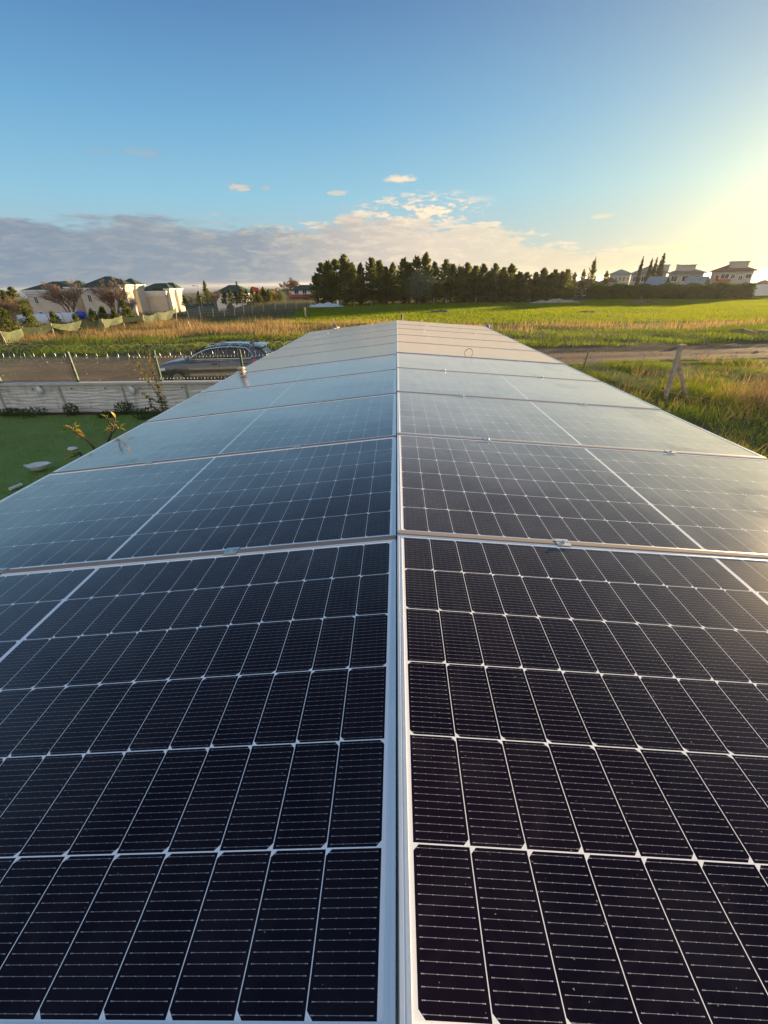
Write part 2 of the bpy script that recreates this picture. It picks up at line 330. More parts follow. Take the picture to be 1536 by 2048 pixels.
# rough grass on the right, near
P = scatter(230000, 2.6, 34, 4.0, 23.5, lambda x, y: np.where(y < road_c(x)-road_hw(x)*(.9+.25*noise2(x, y, 1.3, 8)), np.clip((1.35-np.hypot(x-6, y-9)/26)*(.35+1.1*noise2(x, y, 1.2, 41)), .05, 1), 0), .0)
nz = noise2(P[:, 0], P[:, 1], 1.5, 44); P[:, 2] += .12*noise2(P[:, 0], P[:, 1], 1.7, 19)-.02
blades('rough_grass', P, (.03+.24*np.clip(nz-.25, 0, 1)+.05*noise2(P[:, 0], P[:, 1], .5, 23))*RNG.uniform(.5, 1.4, len(P)), RNG.uniform(.010, .022, len(P)), RNG.random(len(P))*.5+.9*noise2(P[:, 0], P[:, 1], 2.0, 66)-.25, green, 'uneven green grass right of the panelled roof', 'grass', .4)
P = scatter(65000, 5, 32, 8, 21.5, lambda x, y: np.clip(1.6*np.exp(-(((x-14.5)/4.0)**2+((y-13.6)/2.0)**2))*(.4+noise2(x, y, .8, 3)) + .25*(noise2(x, y, 1.5, 91) > .68), 0, 1), .02)
blades('dry_weeds', P, RNG.uniform(.1, .55, len(P))*(.5+.8*noise2(P[:, 0], P[:, 1], 1.1, 2)), np.full(len(P), .012), RNG.random(len(P)), straw, 'clump of brown dry weeds beside the leaning concrete posts', 'dry weeds', .55)
P = scatter(150000, -16.5, -2.3, 1.5, 13.15, lambda x, y: np.clip(1.25-np.hypot(x+2, y)/17, .3, 1)+x*0, .012)
blades('lawn_grass', P, RNG.uniform(.015, .06, len(P))*(.4+1.2*noise2(P[:, 0], P[:, 1], .6, 3)), RNG.uniform(.006, .012, len(P)), RNG.random(len(P))*.5+1.1*noise2(P[:, 0], P[:, 1], 1.1, 8)+.5*noise2(P[:, 0], P[:, 1], .35, 18)-.55, lawng, 'short shaded lawn between the roof and the white wall', 'grass', .5)

# ---------------------------------------------------------------- solar roof
PITCH_ROW, PL, PW = 1.155, 2.278, 1.134
D0 = 0.107; SL_L, SL_R = 0.10434, 0.07799
def ridge_z(y, far):
    t = y-D0-5*PITCH_ROW
    return RIDGE_Z + (0.0116-.0070*t if far else -.00909*t)
alum = mat('anodised_aluminium', (.90, .88, .86), .30, .8, var=.06, vscale=3, bump=.04, bscale=60)
alum_d = mat('dull_aluminium', (.42, .42, .43), .45, 1.0, var=.1)
def glass_material(name, k_film, c_gloss, c_dust_sheen):
    M = bpy.data.materials.new(name); M.use_nodes = True; N = NT(M.node_tree); b = M.node_tree.nodes['Principled BSDF']
    u, v, _ = N.xyz(N.n('ShaderNodeTexCoord').outputs['Object'])
    rnd = N.n('ShaderNodeObjectInfo').outputs['Random']
    ua = N.m('SUBTRACT', N.m('ABSOLUTE', N.m('SUBTRACT', u, PL/2)), .0065)
    cu_ = N.m('DIVIDE', ua, .0925); fu = N.m('FRACT', cu_); du = N.m('MULTIPLY', N.m('MINIMUM', fu, N.m('SUBTRACT', 1, fu)), .0925)
    va = N.m('SUBTRACT', v, (PW-6*.1832)/2); cv = N.m('DIVIDE', va, .1832); fv = N.m('FRACT', cv); dv = N.m('MULTIPLY', N.m('MINIMUM', fv, N.m('SUBTRACT', 1, fv)), .1832)
    par = N.m('FRACT', N.m('MULTIPLY', N.m('FLOOR', cv), .5))                 # 0 or .5
    odd = N.m('GREATER_THAN', par, .25)
    usgn = N.m('GREATER_THAN', u, PL/2)
    # chamfered long side: which end of the half cell
    fdir = N.m('FRACT', N.m('DIVIDE', N.m('ADD', u, 10*.0925-PL/2+.0065*0), .0925))
    low_ = N.m('MULTIPLY', fu, .0925); high_ = N.m('MULTIPLY', N.m('SUBTRACT', 1, fu), .0925)
    side = N.m('ABSOLUTE', N.m('SUBTRACT', odd, usgn))                        # xor
    dch = N.m('ADD', N.m('MULTIPLY', side, low_), N.m('MULTIPLY', N.m('SUBTRACT', 1, side), high_))
    cell = N.m('MULTIPLY', N.m('GREATER_THAN', du, .0007), N.m('GREATER_THAN', dv, .00105))
    cell = N.m('MULTIPLY', cell, N.m('GREATER_THAN', N.m('ADD', dch, dv), .0105))
    for c_ in (N.m('GREATER_THAN', ua, 0.0), N.m('LESS_THAN', ua, 12*.0925), N.m('GREATER_THAN', va, 0.0), N.m('LESS_THAN', va, 6*.1832)): cell = N.m('MULTIPLY', cell, c_)
    # 16 busbars per cell, with solder pads
    bb = N.m('MULTIPLY', fv, 16.0); fb = N.m('ABSOLUTE', N.m('SUBTRACT', N.m('FRACT', bb), .5)); db = N.m('MULTIPLY', fb, .1832/16)
    inside = N.m('GREATER_THAN', du, .006)
    bar = N.m('MULTIPLY', N.m('LESS_THAN', db, .00024), inside)
    fp = N.m('ABSOLUTE', N.m('SUBTRACT', N.m('FRACT', N.m('DIVIDE', N.m('SUBTRACT', low_, .0), .0925/5)), .5))
    pad = N.m('MULTIPLY', N.m('MULTIPLY', N.m('LESS_THAN', db, .0005), N.m('LESS_THAN', fp, .05)), inside)
    endp = N.m('MULTIPLY', N.m('LESS_THAN', db, .0006), N.m('LESS_THAN', N.m('ABSOLUTE', N.m('SUBTRACT', du, .0066)), .0009))
    metal = N.m('MAXIMUM', N.m('MULTIPLY', bar, .75), N.m('MAXIMUM', pad, endp))
    vec3 = N.vec(u, v, N.m('MULTIPLY', rnd, 30))
    cid = N.n('ShaderNodeTexWhiteNoise'); N.put(cid.inputs['Vector'], N.vec(N.m('FLOOR', cu_), N.m('FLOOR', cv), N.m('ADD', rnd, usgn)))
    dark = N.mix(cid.outputs['Value'], (.0042, .0018, .0078, 1), (.0085, .0036, .0100, 1))
    ccol_ = N.mix(metal, dark, (.38, .38, .42, 1))
    edge = N.m('LESS_THAN', N.m('MINIMUM', v, N.m('SUBTRACT', PW, v)), .03)
    base = N.mix(cell, (.86, .87, .90, 1), ccol_)
    # dust film, droplets and wipe marks on the glass
    n1_ = N.noise(vec3, 1.4, 5, .6, dist=.6); n2_ = N.noise(vec3, 7, 5, .65, dist=1.2); sp = N.noise(vec3, 160, 2, .5)
    dust = N.m('MULTIPLY', N.rng(n1_, .3, .75, .2, 1.0), N.rng(n2_, .3, .7, .6, 1.0))
    wv = N.n('ShaderNodeTexWave', wave_type='RINGS', rings_direction='SPHERICAL'); wv.inputs['Scale'].default_value = 1.1; wv.inputs['Distortion'].default_value = 9; wv.inputs['Detail'].default_value = 2.5; wv.inputs['Detail Scale'].default_value = 1.3
    N.put(wv.inputs['Vector'], N.vec(N.m('SUBTRACT', u, 1.9), N.m('SUBTRACT', v, .4), N.m('MULTIPLY', rnd, 9)))
    wipe = N.m('MULTIPLY', N.rng(wv.outputs['Fac'], .10, .20, 1, 0), N.m('MULTIPLY', N.rng(N.noise(vec3, 1.1, 2), .52, .58, 0, 1), N.rng(u, 1.2, 1.7, 0, 1)))
    dust = N.m('MULTIPLY', dust, N.m('SUBTRACT', 1, N.m('MULTIPLY', wipe, .3)))
    speck = N.m('GREATER_THAN', sp, .765)
    base = N.mix(N.m('MULTIPLY', speck, .55), base, (.5, .45, .38, 1))
    base = N.mix(N.m('MULTIPLY', N.m('MULTIPLY', dust, N.rng(n2_, .45, .7, .3, 1.6)), .022), base, (.5, .45, .38, 1))
    N.put(b.inputs['Base Color'], base)
    N.put(b.inputs['Roughness'], N.rng(dust, .2, 1, .04, .08)); b.inputs['IOR'].default_value = 1.5; b.inputs['Specular IOR Level'].default_value = .08; b.inputs['Coat Weight'].default_value = .6; b.inputs['Coat IOR'].default_value = 1.16; b.inputs['Coat Roughness'].default_value = .07
    b.inputs['Sheen Roughness'].default_value = .22; N.put(b.inputs['Sheen Weight'], N.m('MULTIPLY', dust, .10)); b.inputs['Sheen Tint'].default_value = (1, .93, .82, 1)
    bp = N.n('ShaderNodeBump'); bp.inputs['Strength'].default_value = .035; bp.inputs['Distance'].default_value = .01; N.put(bp.inputs['Height'], N.noise(vec3, 2.2, 3, .5)); N.put(b.inputs['Normal'], bp.outputs[0])
    # dust film: its optical depth grows as the sight line grazes the glass
    geo = N.n('ShaderNodeNewGeometry'); dt = N.n('ShaderNodeVectorMath', operation='DOT_PRODUCT'); N.put(dt.inputs[0], geo.outputs['Incoming']); N.put(dt.inputs[1], geo.outputs['Normal'])
    cosv = N.m('MAXIMUM', N.m('ABSOLUTE', dt.outputs['Value']), .02)
    tau = N.m('DIVIDE', N.m('MULTIPLY', N.m('ADD', dust, .5), k_film), N.m('MULTIPLY', cosv, cosv))
    film = N.m('SUBTRACT', 1.0, N.m('POWER', 2.718, N.m('MULTIPLY', tau, -1.0)))
    film = N.m('MULTIPLY', film, N.m('SUBTRACT', 1, N.m('MULTIPLY', wipe, .18)))
    film = N.m('MULTIPLY', film, N.rng(cosv, .75, .30, .0, 1.0))
    gg = N.n('ShaderNodeBsdfGlossy'); gg.inputs['Roughness'].default_value = .19; gg.inputs['Color'].default_value = (*c_gloss, 1)
    df = N.n('ShaderNodeBsdfDiffuse'); df.inputs['Color'].default_value = (*c_dust_sheen, 1)
    md = N.n('ShaderNodeMixShader'); md.inputs[0].default_value = .56; N.put(md.inputs[1], gg.outputs[0]); N.put(md.inputs[2], df.outputs[0])
    mx_ = N.n('ShaderNodeMixShader'); N.put(mx_.inputs[0], film); N.put(mx_.inputs[1], b.outputs[0]); N.put(mx_.inputs[2], md.outputs[0])
    N.put(M.node_tree.nodes['Material Output'].inputs[0], mx_.outputs[0])
    return M
cells = glass_material('solar_cells', .042, (.95, .95, .93), (.74, .70, .62))
cells_cloud_sheen = glass_material('solar_cells_dusty', .07, (1.0, .86, .72), (.92, .74, .55))   # warmer film colours paint the low cloud bank's reflection into the far rows
def frame_mesh():
    prof = [(0, -.034), (0, -.0008), (.0008, 0), (.0060, 0), (.0066, -.0009), (.0088, -.0009), (.0094, 0), (.0150, 0), (.0158, -.0022), (.0158, -.009), (.004, -.0095), (.004, -.034)]
    rings = []
    for sx, sy in ((0, 0), (1, 0), (1, 1), (0, 1)):
        rings.append([((i if sx == 0 else PL-i), (i if sy == 0 else PW-i), z) for i, z in prof])
    n = len(prof); mb = MB(); vs = [q for r in rings for q in r]; fs = []
    for a in range(4):
        b = (a+1) % 4
        for k in range(n): fs.append((a*n+k, a*n+(k+1) % n, b*n+(k+1) % n, b*n+k))
    mb.add(vs, fs); return mb.mesh('frame', alum)
fm = frame_mesh()
mb = MB(); mb.add([(.0157, .0157, -.0024), (PL-.0157, .0157, -.0024), (PL-.0157, PW-.0157, -.0024), (.0157, PW-.0157, -.0024)], [(0, 1, 2, 3)])
mb.add([(.0157, .0157, -.0084), (PL-.0157, .0157, -.0084), (PL-.0157, PW-.0157, -.0084), (.0157, PW-.0157, -.0084)], [(3, 2, 1, 0)])
gm = mb.mesh('cell_sheet', cells, fix=False); gm2 = mb.mesh('cell_sheet', cells_cloud_sheen, fix=False)
def clamp_mesh(end=False):
    mb = MB()
    mb.box((0, 0, -.012), (.050, .0185, .022)); mb.box((0, -.0115 if not end else -.010, .0035), (.050, .022, .003)); mb.box((0, .0135, .0035), (.050, .018, .003))
    mb.box((0, .0245, .001), (.050, .0025, .004)); 
    mb.tube([(.004, 0, .005), (.004, 0, .013)], .0075, 6)
    return mb.mesh('clamp', mat('clamp_metal', (.66, .66, .66), .38, .9), bevel=.0006)
cm = clamp_mesh()
mb = MB(); mb.box((PL/2, PW+.0105, -.001), (PL-.004, .0200, .008)); mb.cur = 0
js = mb.mesh('joint_strip', mat('joint_strip_metal', (.30, .24, .20), .9, 0.0, var=.08))  # added strip over the open gap; its brown stands in for gap shade
mb = MB(); mb.box((PL/2, -.0105, -.001), (PL-.004, .0200, .008)); js2 = mb.mesh('joint_strip', MATS['joint_strip_metal'])
for side in (1, -1):
    for k in range(10):
        far = k >= 5
        y0 = D0+k*PITCH_ROW+.0105; dy_ = (ridge_z(y0+1, far)-ridge_z(y0, far)); s = SL_R if side > 0 else SL_L
        wob = RNG.normal(0, .0022)
        X = Vector((side*math.cos(s), 0, -math.sin(s))); Yv = Vector((0, side*1.0, side*dy_ + wob)).normalized()
        X = (X - Yv*X.dot(Yv)).normalized(); Zv = X.cross(Yv)
        yy = y0 if side > 0 else y0+PW
        O = Vector((side*(.0025 if side < 0 else .0030)+RNG.normal(0, .0004), yy, ridge_z(yy, far) - (.018 if side < 0 else 0)))
        M = Matrix((X, Yv, Zv)).transposed().to_4x4(); M.translation = O
        rown = 'nearest the viewer' if k == 0 else ('farthest from the viewer' if k == 9 else ordn(k)+' row from the near end')
        t = thing('solar_panel', 'dark framed solar panel on the %s roof slope, %s' % ('right' if side > 0 else 'left', rown), 'solar panel', group='solar panels in two rows along the roof ridge')
        t.matrix_world = M
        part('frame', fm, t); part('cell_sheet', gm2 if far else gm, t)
        if k < 9: part('joint_strip', js if side > 0 else js2, t)
        for u in (.60+.05*RNG.normal(), 1.63+.05*RNG.normal()):
            for e in ((1, 0) if k == 0 else (1,)):   # clamps at the far edge; the first row also at its near edge
                vy = (PW+.0105 if e else -.0105) if side > 0 else (-.0105 if e else PW+.0105)
                c_ = part('clamp', cm, t); c_.location = (u, vy, 0)
                if side < 0: c_.rotation_euler = (0, 0, math.pi)
# building under the panels: roof deck, rails, fascia, walls
deckm = mat('roof_sheet', (.25, .24, .23), .6, .3, var=.2); rust = mat('painted_steel', (.14, .085, .06), .6, .2, var=.3, vscale=8)
t = thing('roof_building', 'low building carrying the two slopes of solar panels', 'building', (0, 0, 0))
Y0, Y1 = -1.3, 11.62
mb = MB()
zl = RIDGE_Z-.018-math.sin(SL_L)*2.30; zr = RIDGE_Z-math.sin(SL_R)*2.30
mb.add([(-2.31, Y0, zl-.10), (0, Y0, RIDGE_Z-.095), (2.31, Y0, zr-.10), (-2.31, Y1, zl-.10), (0, Y1, RIDGE_Z-.12), (2.31, Y1, zr-.12),
        (-2.31, Y0, zl-.17), (0, Y0, RIDGE_Z-.20), (2.31, Y0, zr-.17), (-2.31, Y1, zl-.19), (0, Y1, RIDGE_Z-.20), (2.31, Y1, zr-.19)],
       [(0, 1, 4, 3), (1, 2, 5, 4), (6, 9, 10, 7), (7, 10, 11, 8), (0, 3, 9, 6), (2, 8, 11, 5), (0, 6, 7, 1), (1, 7, 8, 2), (3, 4, 10, 9), (4, 5, 11, 10)])
mb.build('roof', deckm, t)
mb = MB()
for sx in (1, -1):
    s = SL_R if sx > 0 else SL_L
    for u in (.6, 1.63):
        x = sx*u*math.cos(s); z = RIDGE_Z-math.sin(s)*u
        mb.bar((x, Y0, z-.06+.055), (x, Y1-.1, z-.06-.055), .035, .035)
mb.build('rail', alum_d, t)
mb = MB()
for sx, ze in ((-1, zl), (1, zr)): mb.bar((sx*2.335, Y0, ze-.10), (sx*2.335, Y1, ze-.125), .035, .15)
mb.build('fascia', rust, t)
mb = MB(); mb.box((0, (Y0+Y1)/2, 1.16), (4.2, Y1-Y0-.4, 2.32)); mb.build('wall', mat('pale_render', (.6, .57, .5), .9, var=.12, bump=.2), t)


# ---------------------------------------------------------------- foliage makers
def leaf_mesh(name, P, D, L, Wd, material, shade=None, double=False):
    """P points, D leaf directions, L lengths, Wd widths: one kite-shaped leaf each"""
    n = len(P); D = D/np.linalg.norm(D, axis=1, keepdims=True); r = RNG.normal(size=(n, 3)); S = np.cross(D, r); S /= np.linalg.norm(S, axis=1, keepdims=True)
    V = np.zeros((n, 4, 3), np.float32); L = L[:, None]; Wd = Wd[:, None]
    V[:, 0] = P; V[:, 1] = P+D*L*.45+S*Wd/2; V[:, 2] = P+D*L; V[:, 3] = P+D*L*.45-S*Wd/2
    me = bpy.data.meshes.new(name); me.vertices.add(n*4); me.vertices.foreach_set('co', V.ravel())
    me.loops.add(n*4); me.loops.foreach_set('vertex_index', np.arange(n*4, dtype=np.int32))
    me.polygons.add(n); me.polygons.foreach_set('loop_start', np.arange(0, n*4, 4, dtype=np.int32)); me.polygons.foreach_set('loop_total', np.full(n, 4, np.int32))
    me.update(); at_ = me.attributes.new('shade', 'FLOAT', 'FACE'); at_.data.foreach_set('value', (RNG.random(n) if shade is None else shade).astype(np.float32))
    me.materials.append(material); return me
conif = leafmat('conifer_needles', (.085, .115, .035), (.19, .20, .065), .52)
cypm = leafmat('cypress_needles', (.025, .05, .018), (.06, .085, .03), .2)
olivem = leafmat('olive_leaves', (.12, .15, .09), (.24, .26, .18), .3)
shrubm = leafmat('shrub_leaves', (.03, .07, .02), (.08, .13, .03), .4)
goldm = leafmat('golden_leaves', (.20, .17, .03), (.40, .26, .06), .5, .35)
twigm = mat('bare_twigs', (.30, .20, .13), .85, var=.25)
bark = mat('bark', (.10, .075, .055), .95, var=.3, bump=.5)
def conifer_mesh(seed, H, rad, n=8200, base=.10, spiky=1.0, size=.25, m_=None):
    r = np.random.default_rng(seed); nb = 120
    bh = base + (1-base)*r.random(nb)**.85; ba = r.random(nb)*2*np.pi
    prof = np.clip((1-bh)**.78, 0, 1)*1.15*(.78+.22*np.sin(ba*3+seed)) * r.uniform(.62, 1.12, nb)
    prof *= np.clip((bh-base)/.10, .55, 1)
    k = r.integers(0, nb, n); t = r.random(n)**.55
    rad_ = rad*prof[k]*t; sag = (.10*t*t + r.normal(0, .018, n))
    a = ba[k]+r.normal(0, .16, n)*(1.1-t*.4)
    z = H*(bh[k]+ (.05*t*t*spiky if True else 0)) + sag*rad*.6 + r.normal(0, .12, n)
    P = np.stack([np.cos(a)*rad_, np.sin(a)*rad_, z], 1)
    up = .5+.9*bh[k]
    D = np.stack([np.cos(a)*(1.0), np.sin(a)*(1.0), up*spiky], 1)+r.normal(0, .45, (n, 3))
    # leader spikes at the top
    ns = int(n*.05); zt = H*(1.03-.2*r.random(ns)); P2 = np.stack([r.normal(0, .10, ns), r.normal(0, .10, ns), zt], 1); D2 = np.stack([r.normal(0, .5, ns), r.normal(0, .5, ns), np.ones(ns)*1.2], 1)
    P = np.concatenate([P, P2]); D = np.concatenate([D, D2])
    L = size*r.uniform(.6, 1.5, len(P)); return leaf_mesh('crown', P, D, L, L*r.uniform(.30, .55, len(P)), m_ or conif, shade=np.clip(r.random(len(P))*.7+.3*np.sin(P[:, 2]*1.7+seed)+.1, 0, 1))
def trunk_mesh(H, r0, n=7, limbs=0, seed=0, m_=None):
    rr = random.Random(seed); mb = MB()
    mb.tube([(0, 0, -.4), (.02*H*rr.uniform(-1, 1), 0, H*.3), (.02*H*rr.uniform(-1, 1), .02*H*rr.uniform(-1, 1), H*.6), (0, 0, H*.96)], [r0, r0*.8, r0*.5, r0*.12], n)
    for i in range(limbs):
        z = H*rr.uniform(.12, .8); a = rr.uniform(0, 6.28); L = H*.22*(1-z/H*.6)
        mb.tube([(0, 0, z), (math.cos(a)*L*.6, math.sin(a)*L*.6, z+L*.15), (math.cos(a)*L, math.sin(a)*L, z+L*.35)], [r0*.35, r0*.2, r0*.06], 4)
    return mb.mesh('trunk', m_ or bark)
def tree(name, label, cat, x, y, H, crown, trunk, cH, group=None, sx=1.0, rz=None, zg=None):
    z = float(ground_z(x, y)) if zg is None else zg
    t = thing(name, label, cat, (x, y, z), RNG.random()*6.28 if rz is None else rz, group); s = H/cH; t.scale = (s*sx, s*sx, s)
    part('trunk', trunk, t); part('crown', crown, t); return t
def bare_mesh(seed, H, spread=.5, levels=5, stems=1, r0=None, fine=.012):
    rr = random.Random(seed); mb = MB(); r0 = r0 or H*.018
    def grow(p, d, L, r, lv):
        q = p + d*L; mid = p+d*L*.5+Vector((rr.uniform(-1, 1), rr.uniform(-1, 1), rr.uniform(-.5, 1)))*L*.06
        mb.tube([p, mid, q], [r, r*.85, max(r*.7, fine)], 3 if lv < levels-1 else 5, cap=False)
        if lv == 0: return
        for i in range(rr.choice((3, 3, 4)) if lv > 1 else 4):
            e = (d + Vector((rr.uniform(-1, 1), rr.uniform(-1, 1), rr.uniform(-.35, .65)))*spread*1.5).normalized()
            b = p.lerp(q, rr.uniform(.45, 1.0)); grow(b, e, L*rr.uniform(.6, .85), max(r*.6, fine), lv-1)
    for s_ in range(stems):
        a = 6.28*s_/max(stems, 1); d = Vector((math.cos(a)*.35, math.sin(a)*.35, 1)).normalized() if stems > 1 else Vector((0, 0, 1))
        grow(Vector((0, 0, -.2)), d, H*.32, r0, levels)
    return mb.mesh('branches', twigm, fix=False)

# ---------------------------------------------------------------- conifer row behind the field
GRP = 'conifers in the long dark row behind the field'
CV = [(conifer_mesh(i*3+1, 9.0, (2.3, 2.7, 1.9, 2.5, 2.1, 2.9, 2.4)[i], spiky=(1.0, .8, 1.3, .9, 1.2, .7, 1.0)[i], base=.02), trunk_mesh(9.0, .2, limbs=9, seed=i)) for i in range(7)]
ROW = [(632, 548, 88), (641, 522, 90), (655, 517, 86), (670, 514, 89), (687, 511, 86), (703, 524, 90), (720, 524, 87), (742, 511, 86), (758, 523, 89), (772, 532, 86), (785, 524, 90), (808, 513, 87), (820, 528, 85), (834, 508, 88), (852, 503, 86), (870, 521, 89), (893, 521, 91), (906, 524, 87), (920, 530, 85), (936, 522, 89), (952, 535, 86), (968, 525, 88), (981, 540, 86), (992, 526, 90), (1008, 540, 87), (1025, 530, 90), (1040, 545, 86), (1055, 546, 89), (1072, 551, 87), (1089, 540, 90), (1100, 552, 86), (1111, 543, 89), (1125, 550, 87), (1135, 543, 95)]
look = ['broad dark', 'slender pointed', 'ragged dark green', 'dense bushy', 'tall spire topped', 'wide spreading', 'uneven loose']
for i, (px, py, Y) in enumerate(ROW):
    p = at(px, py, Y); c, tr = CV[(i*5+i//7) % 7]
    tree('conifer', '%s conifer, %s from the left end of the row behind the field' % (look[(i*5+i//7) % 7], ordn(i)), 'conifer tree', p.x, p.y, max(p.z-.0, 3.0)*((.90 if i % 4 else .96)+max(0, i-20)*.009), c, tr, 9.0, GRP, sx=RNG.uniform(1.7, 2.3)*(1.3 if p.z < 6 else 1))
# low skirt of shadowed undergrowth below the crowns
P = []; 
for i in range(24000):
    x = RNG.uniform(-14.5, 33); y = RNG.uniform(85.6, 92); P.append((x, y, RNG.random()**1.2*(3.4+1.4*float(noise2(x, 1, 2.2, 8)))))
P = np.array(P); um = leaf_mesh('undergrowth', P, RNG.normal(size=(len(P), 3))+np.array([0, 0, .6]), RNG.uniform(.15, .38, len(P)), RNG.uniform(.06, .15, len(P)), conif)
o = bpy.data.objects.new('undergrowth', um); COL.objects.link(o); tag(o, 'dark tangled undergrowth below the conifer row', 'undergrowth', kind='stuff')
# olive tree and bare trees in front of the row
n = 5200; v = RNG.normal(size=(n, 3)); v /= np.linalg.norm(v, axis=1, keepdims=True); v *= (RNG.random(n)**.28)[:, None]*(1+.14*np.sin(v[:, 0:1]*5+2)+.1*np.sin(v[:, 2:3]*7)); P = v*np.array([2.5, 2.4, 1.95])+np.array([0, 0, 3.0])
ol = leaf_mesh('crown', P, v+RNG.normal(0, .5, (n, 3)), RNG.uniform(.14, .32, n), RNG.uniform(.07, .14, n), olivem)
p = at(838, 588, 83.5)
tree('olive_tree', 'rounded grey green tree standing in front of the dark conifer row', 'tree', p.x, 83.5, 5.0, ol, trunk_mesh(4.2, .2, limbs=7, seed=4), 4.9)
for px, py, Y, sd, lb in ((832, 540, 84.5, 5, 'reddish bare tree rising behind the rounded grey green tree'), (919, 515, 93, 9, 'bare leafless tree top above the middle of the conifer row')):
    p = at(px, py, Y); t = thing('bare_tree', lb, 'bare tree', (p.x, Y, 0)); part('branches', bare_mesh(sd, p.z*1.1, .4, 4, fine=.02), t)

# ---------------------------------------------------------------- left middle distance
p = at(577, 577, 118); zg = float(ground_z(p.x, 118)); Hh = at(577, 551, 118).z-zg
t = thing('round_bare_tree', 'round headed tree with brown bare twigs, beside the green roofed house', 'bare tree', (p.x, 118, zg))
part('branches', bare_mesh(21, Hh*.80, .62, 6, r0=.16, fine=.022), t); t.scale = (1.62, 1.62, 1.5)
BV = bare_mesh(33, 5.2, .40, 5, stems=5, fine=.010), bare_mesh(34, 5.2, .34, 5, stems=5, fine=.010)
for i, (px, py, pb, Y, lb) in enumerate(((118, 556, 634, 62, 'spreading leafless bush in front of the leftmost villa'), (212, 556, 632, 60, 'tall leafless bush before the middle of the three villas'), (252, 595, 628, 61, 'small leafless bush between the middle and right villa'), (4, 590, 640, 50, 'bare brown bush at the left edge of the photo'), (425, 578, 610, 105, 'thin brown bare tree beside the dark spiky conifer'))):
    a = at(px, py, Y); b = at(px, pb, Y); s = (a.z-b.z)/5.2
    t = thing('bare_bush', lb, 'bare bush', (a.x, Y, b.z-.1)); t.scale = (s*1.35, s*1.35, s*1.12); part('branches', BV[i % 2], t)
# dark garden conifers and clipped hedge trees
GR2 = 'dark evergreens between the villas and the field'
lab2 = [('dark dense conifer at the left edge, beside the leftmost villa', 22, 577, 628, 66, 1.5), ('second dark conifer left of the leftmost villa, cut by the frame', 4, 583, 630, 64, 1.5), ('dark spiky conifer beside the thin street lamp', 408, 565, 606, 100, .9),
        ('low dark conifer just left of the thin street lamp', 396, 584, 608, 98, 1.3), ('low dark evergreen right of the rightmost villa', 366, 590, 614, 90, 1.2)]
for i in range(9): lab2.append(('%s dark clipped evergreen from the left, in the line before the green roofed villa' % ordn(i), 447+i*11.2, (583, 580, 584, 578, 581, 577, 582, 576, 580)[i], 609, 96+(i % 2)*2, 1.25))
for i, (lb, px, py, pb, Y, sx) in enumerate(lab2):
    a = at(px, py, Y); b = at(px, pb, Y); c, tr = CV[(i*3+5) % 7]
    tree('evergreen', lb, 'evergreen', a.x, Y, max(a.z-b.z, 1.5), c, tr, 9.0, GR2, sx=sx*1.5, zg=b.z)
for lb, px, py, pb, Y, m_ in (('yellow green shrub below the round bare tree', 562, 583, 608, 100, olivem), ('brownish green shrub at the right end of the clipped evergreens', 545, 581, 608, 99, goldm), ('small bushy conifer among the fence posts', 459, 607, 632, 70, cypm)):
    a = at(px, py, Y); b = at(px, pb, Y); s = (a.z-b.z)/4.9; n = 1500
    t = thing('shrub', lb, 'shrub', (a.x, Y, b.z)); t.scale = (s, s, s)
    v = RNG.normal(size=(n, 3)); v /= np.linalg.norm(v, axis=1, keepdims=True); v *= (RNG.random(n)**.35)[:, None]
    part('crown', leaf_mesh('crown', v*np.array([1.7, 1.7, 2.3])+np.array([0, 0, 2.4]), v+RNG.normal(0, .5, (n, 3)), RNG.uniform(.3, .6, n), RNG.uniform(.12, .25, n), m_), t); part('trunk', CV[0][1], t).scale = (.5, .5, .3)
# small conifers by the green tarp fence
small = conifer_mesh(77, 2.2, 1.1, n=1500, size=.2, base=.02), trunk_mesh(2.2, .05)
for i, (px, py, pb, Y) in enumerate(((8, 626, 668, 36), (52, 622, 665, 38), (105, 628, 662, 40), (150, 632, 662, 41), (182, 622, 650, 46), (203, 618, 650, 47), (226, 622, 648, 48), (245, 604, 648, 48), (258, 622, 652, 46))):
    a = at(px, py, Y); b = at(px, pb, Y); k = a.z-b.z
    tree('young_conifer', '%s young conifer from the left, planted behind the green tarp fence' % ordn(i), 'young conifer', a.x, Y, k, small[0], small[1], 2.2, 'young conifers behind the green tarp fence', sx=1.2 if i != 7 else .8, zg=b.z)

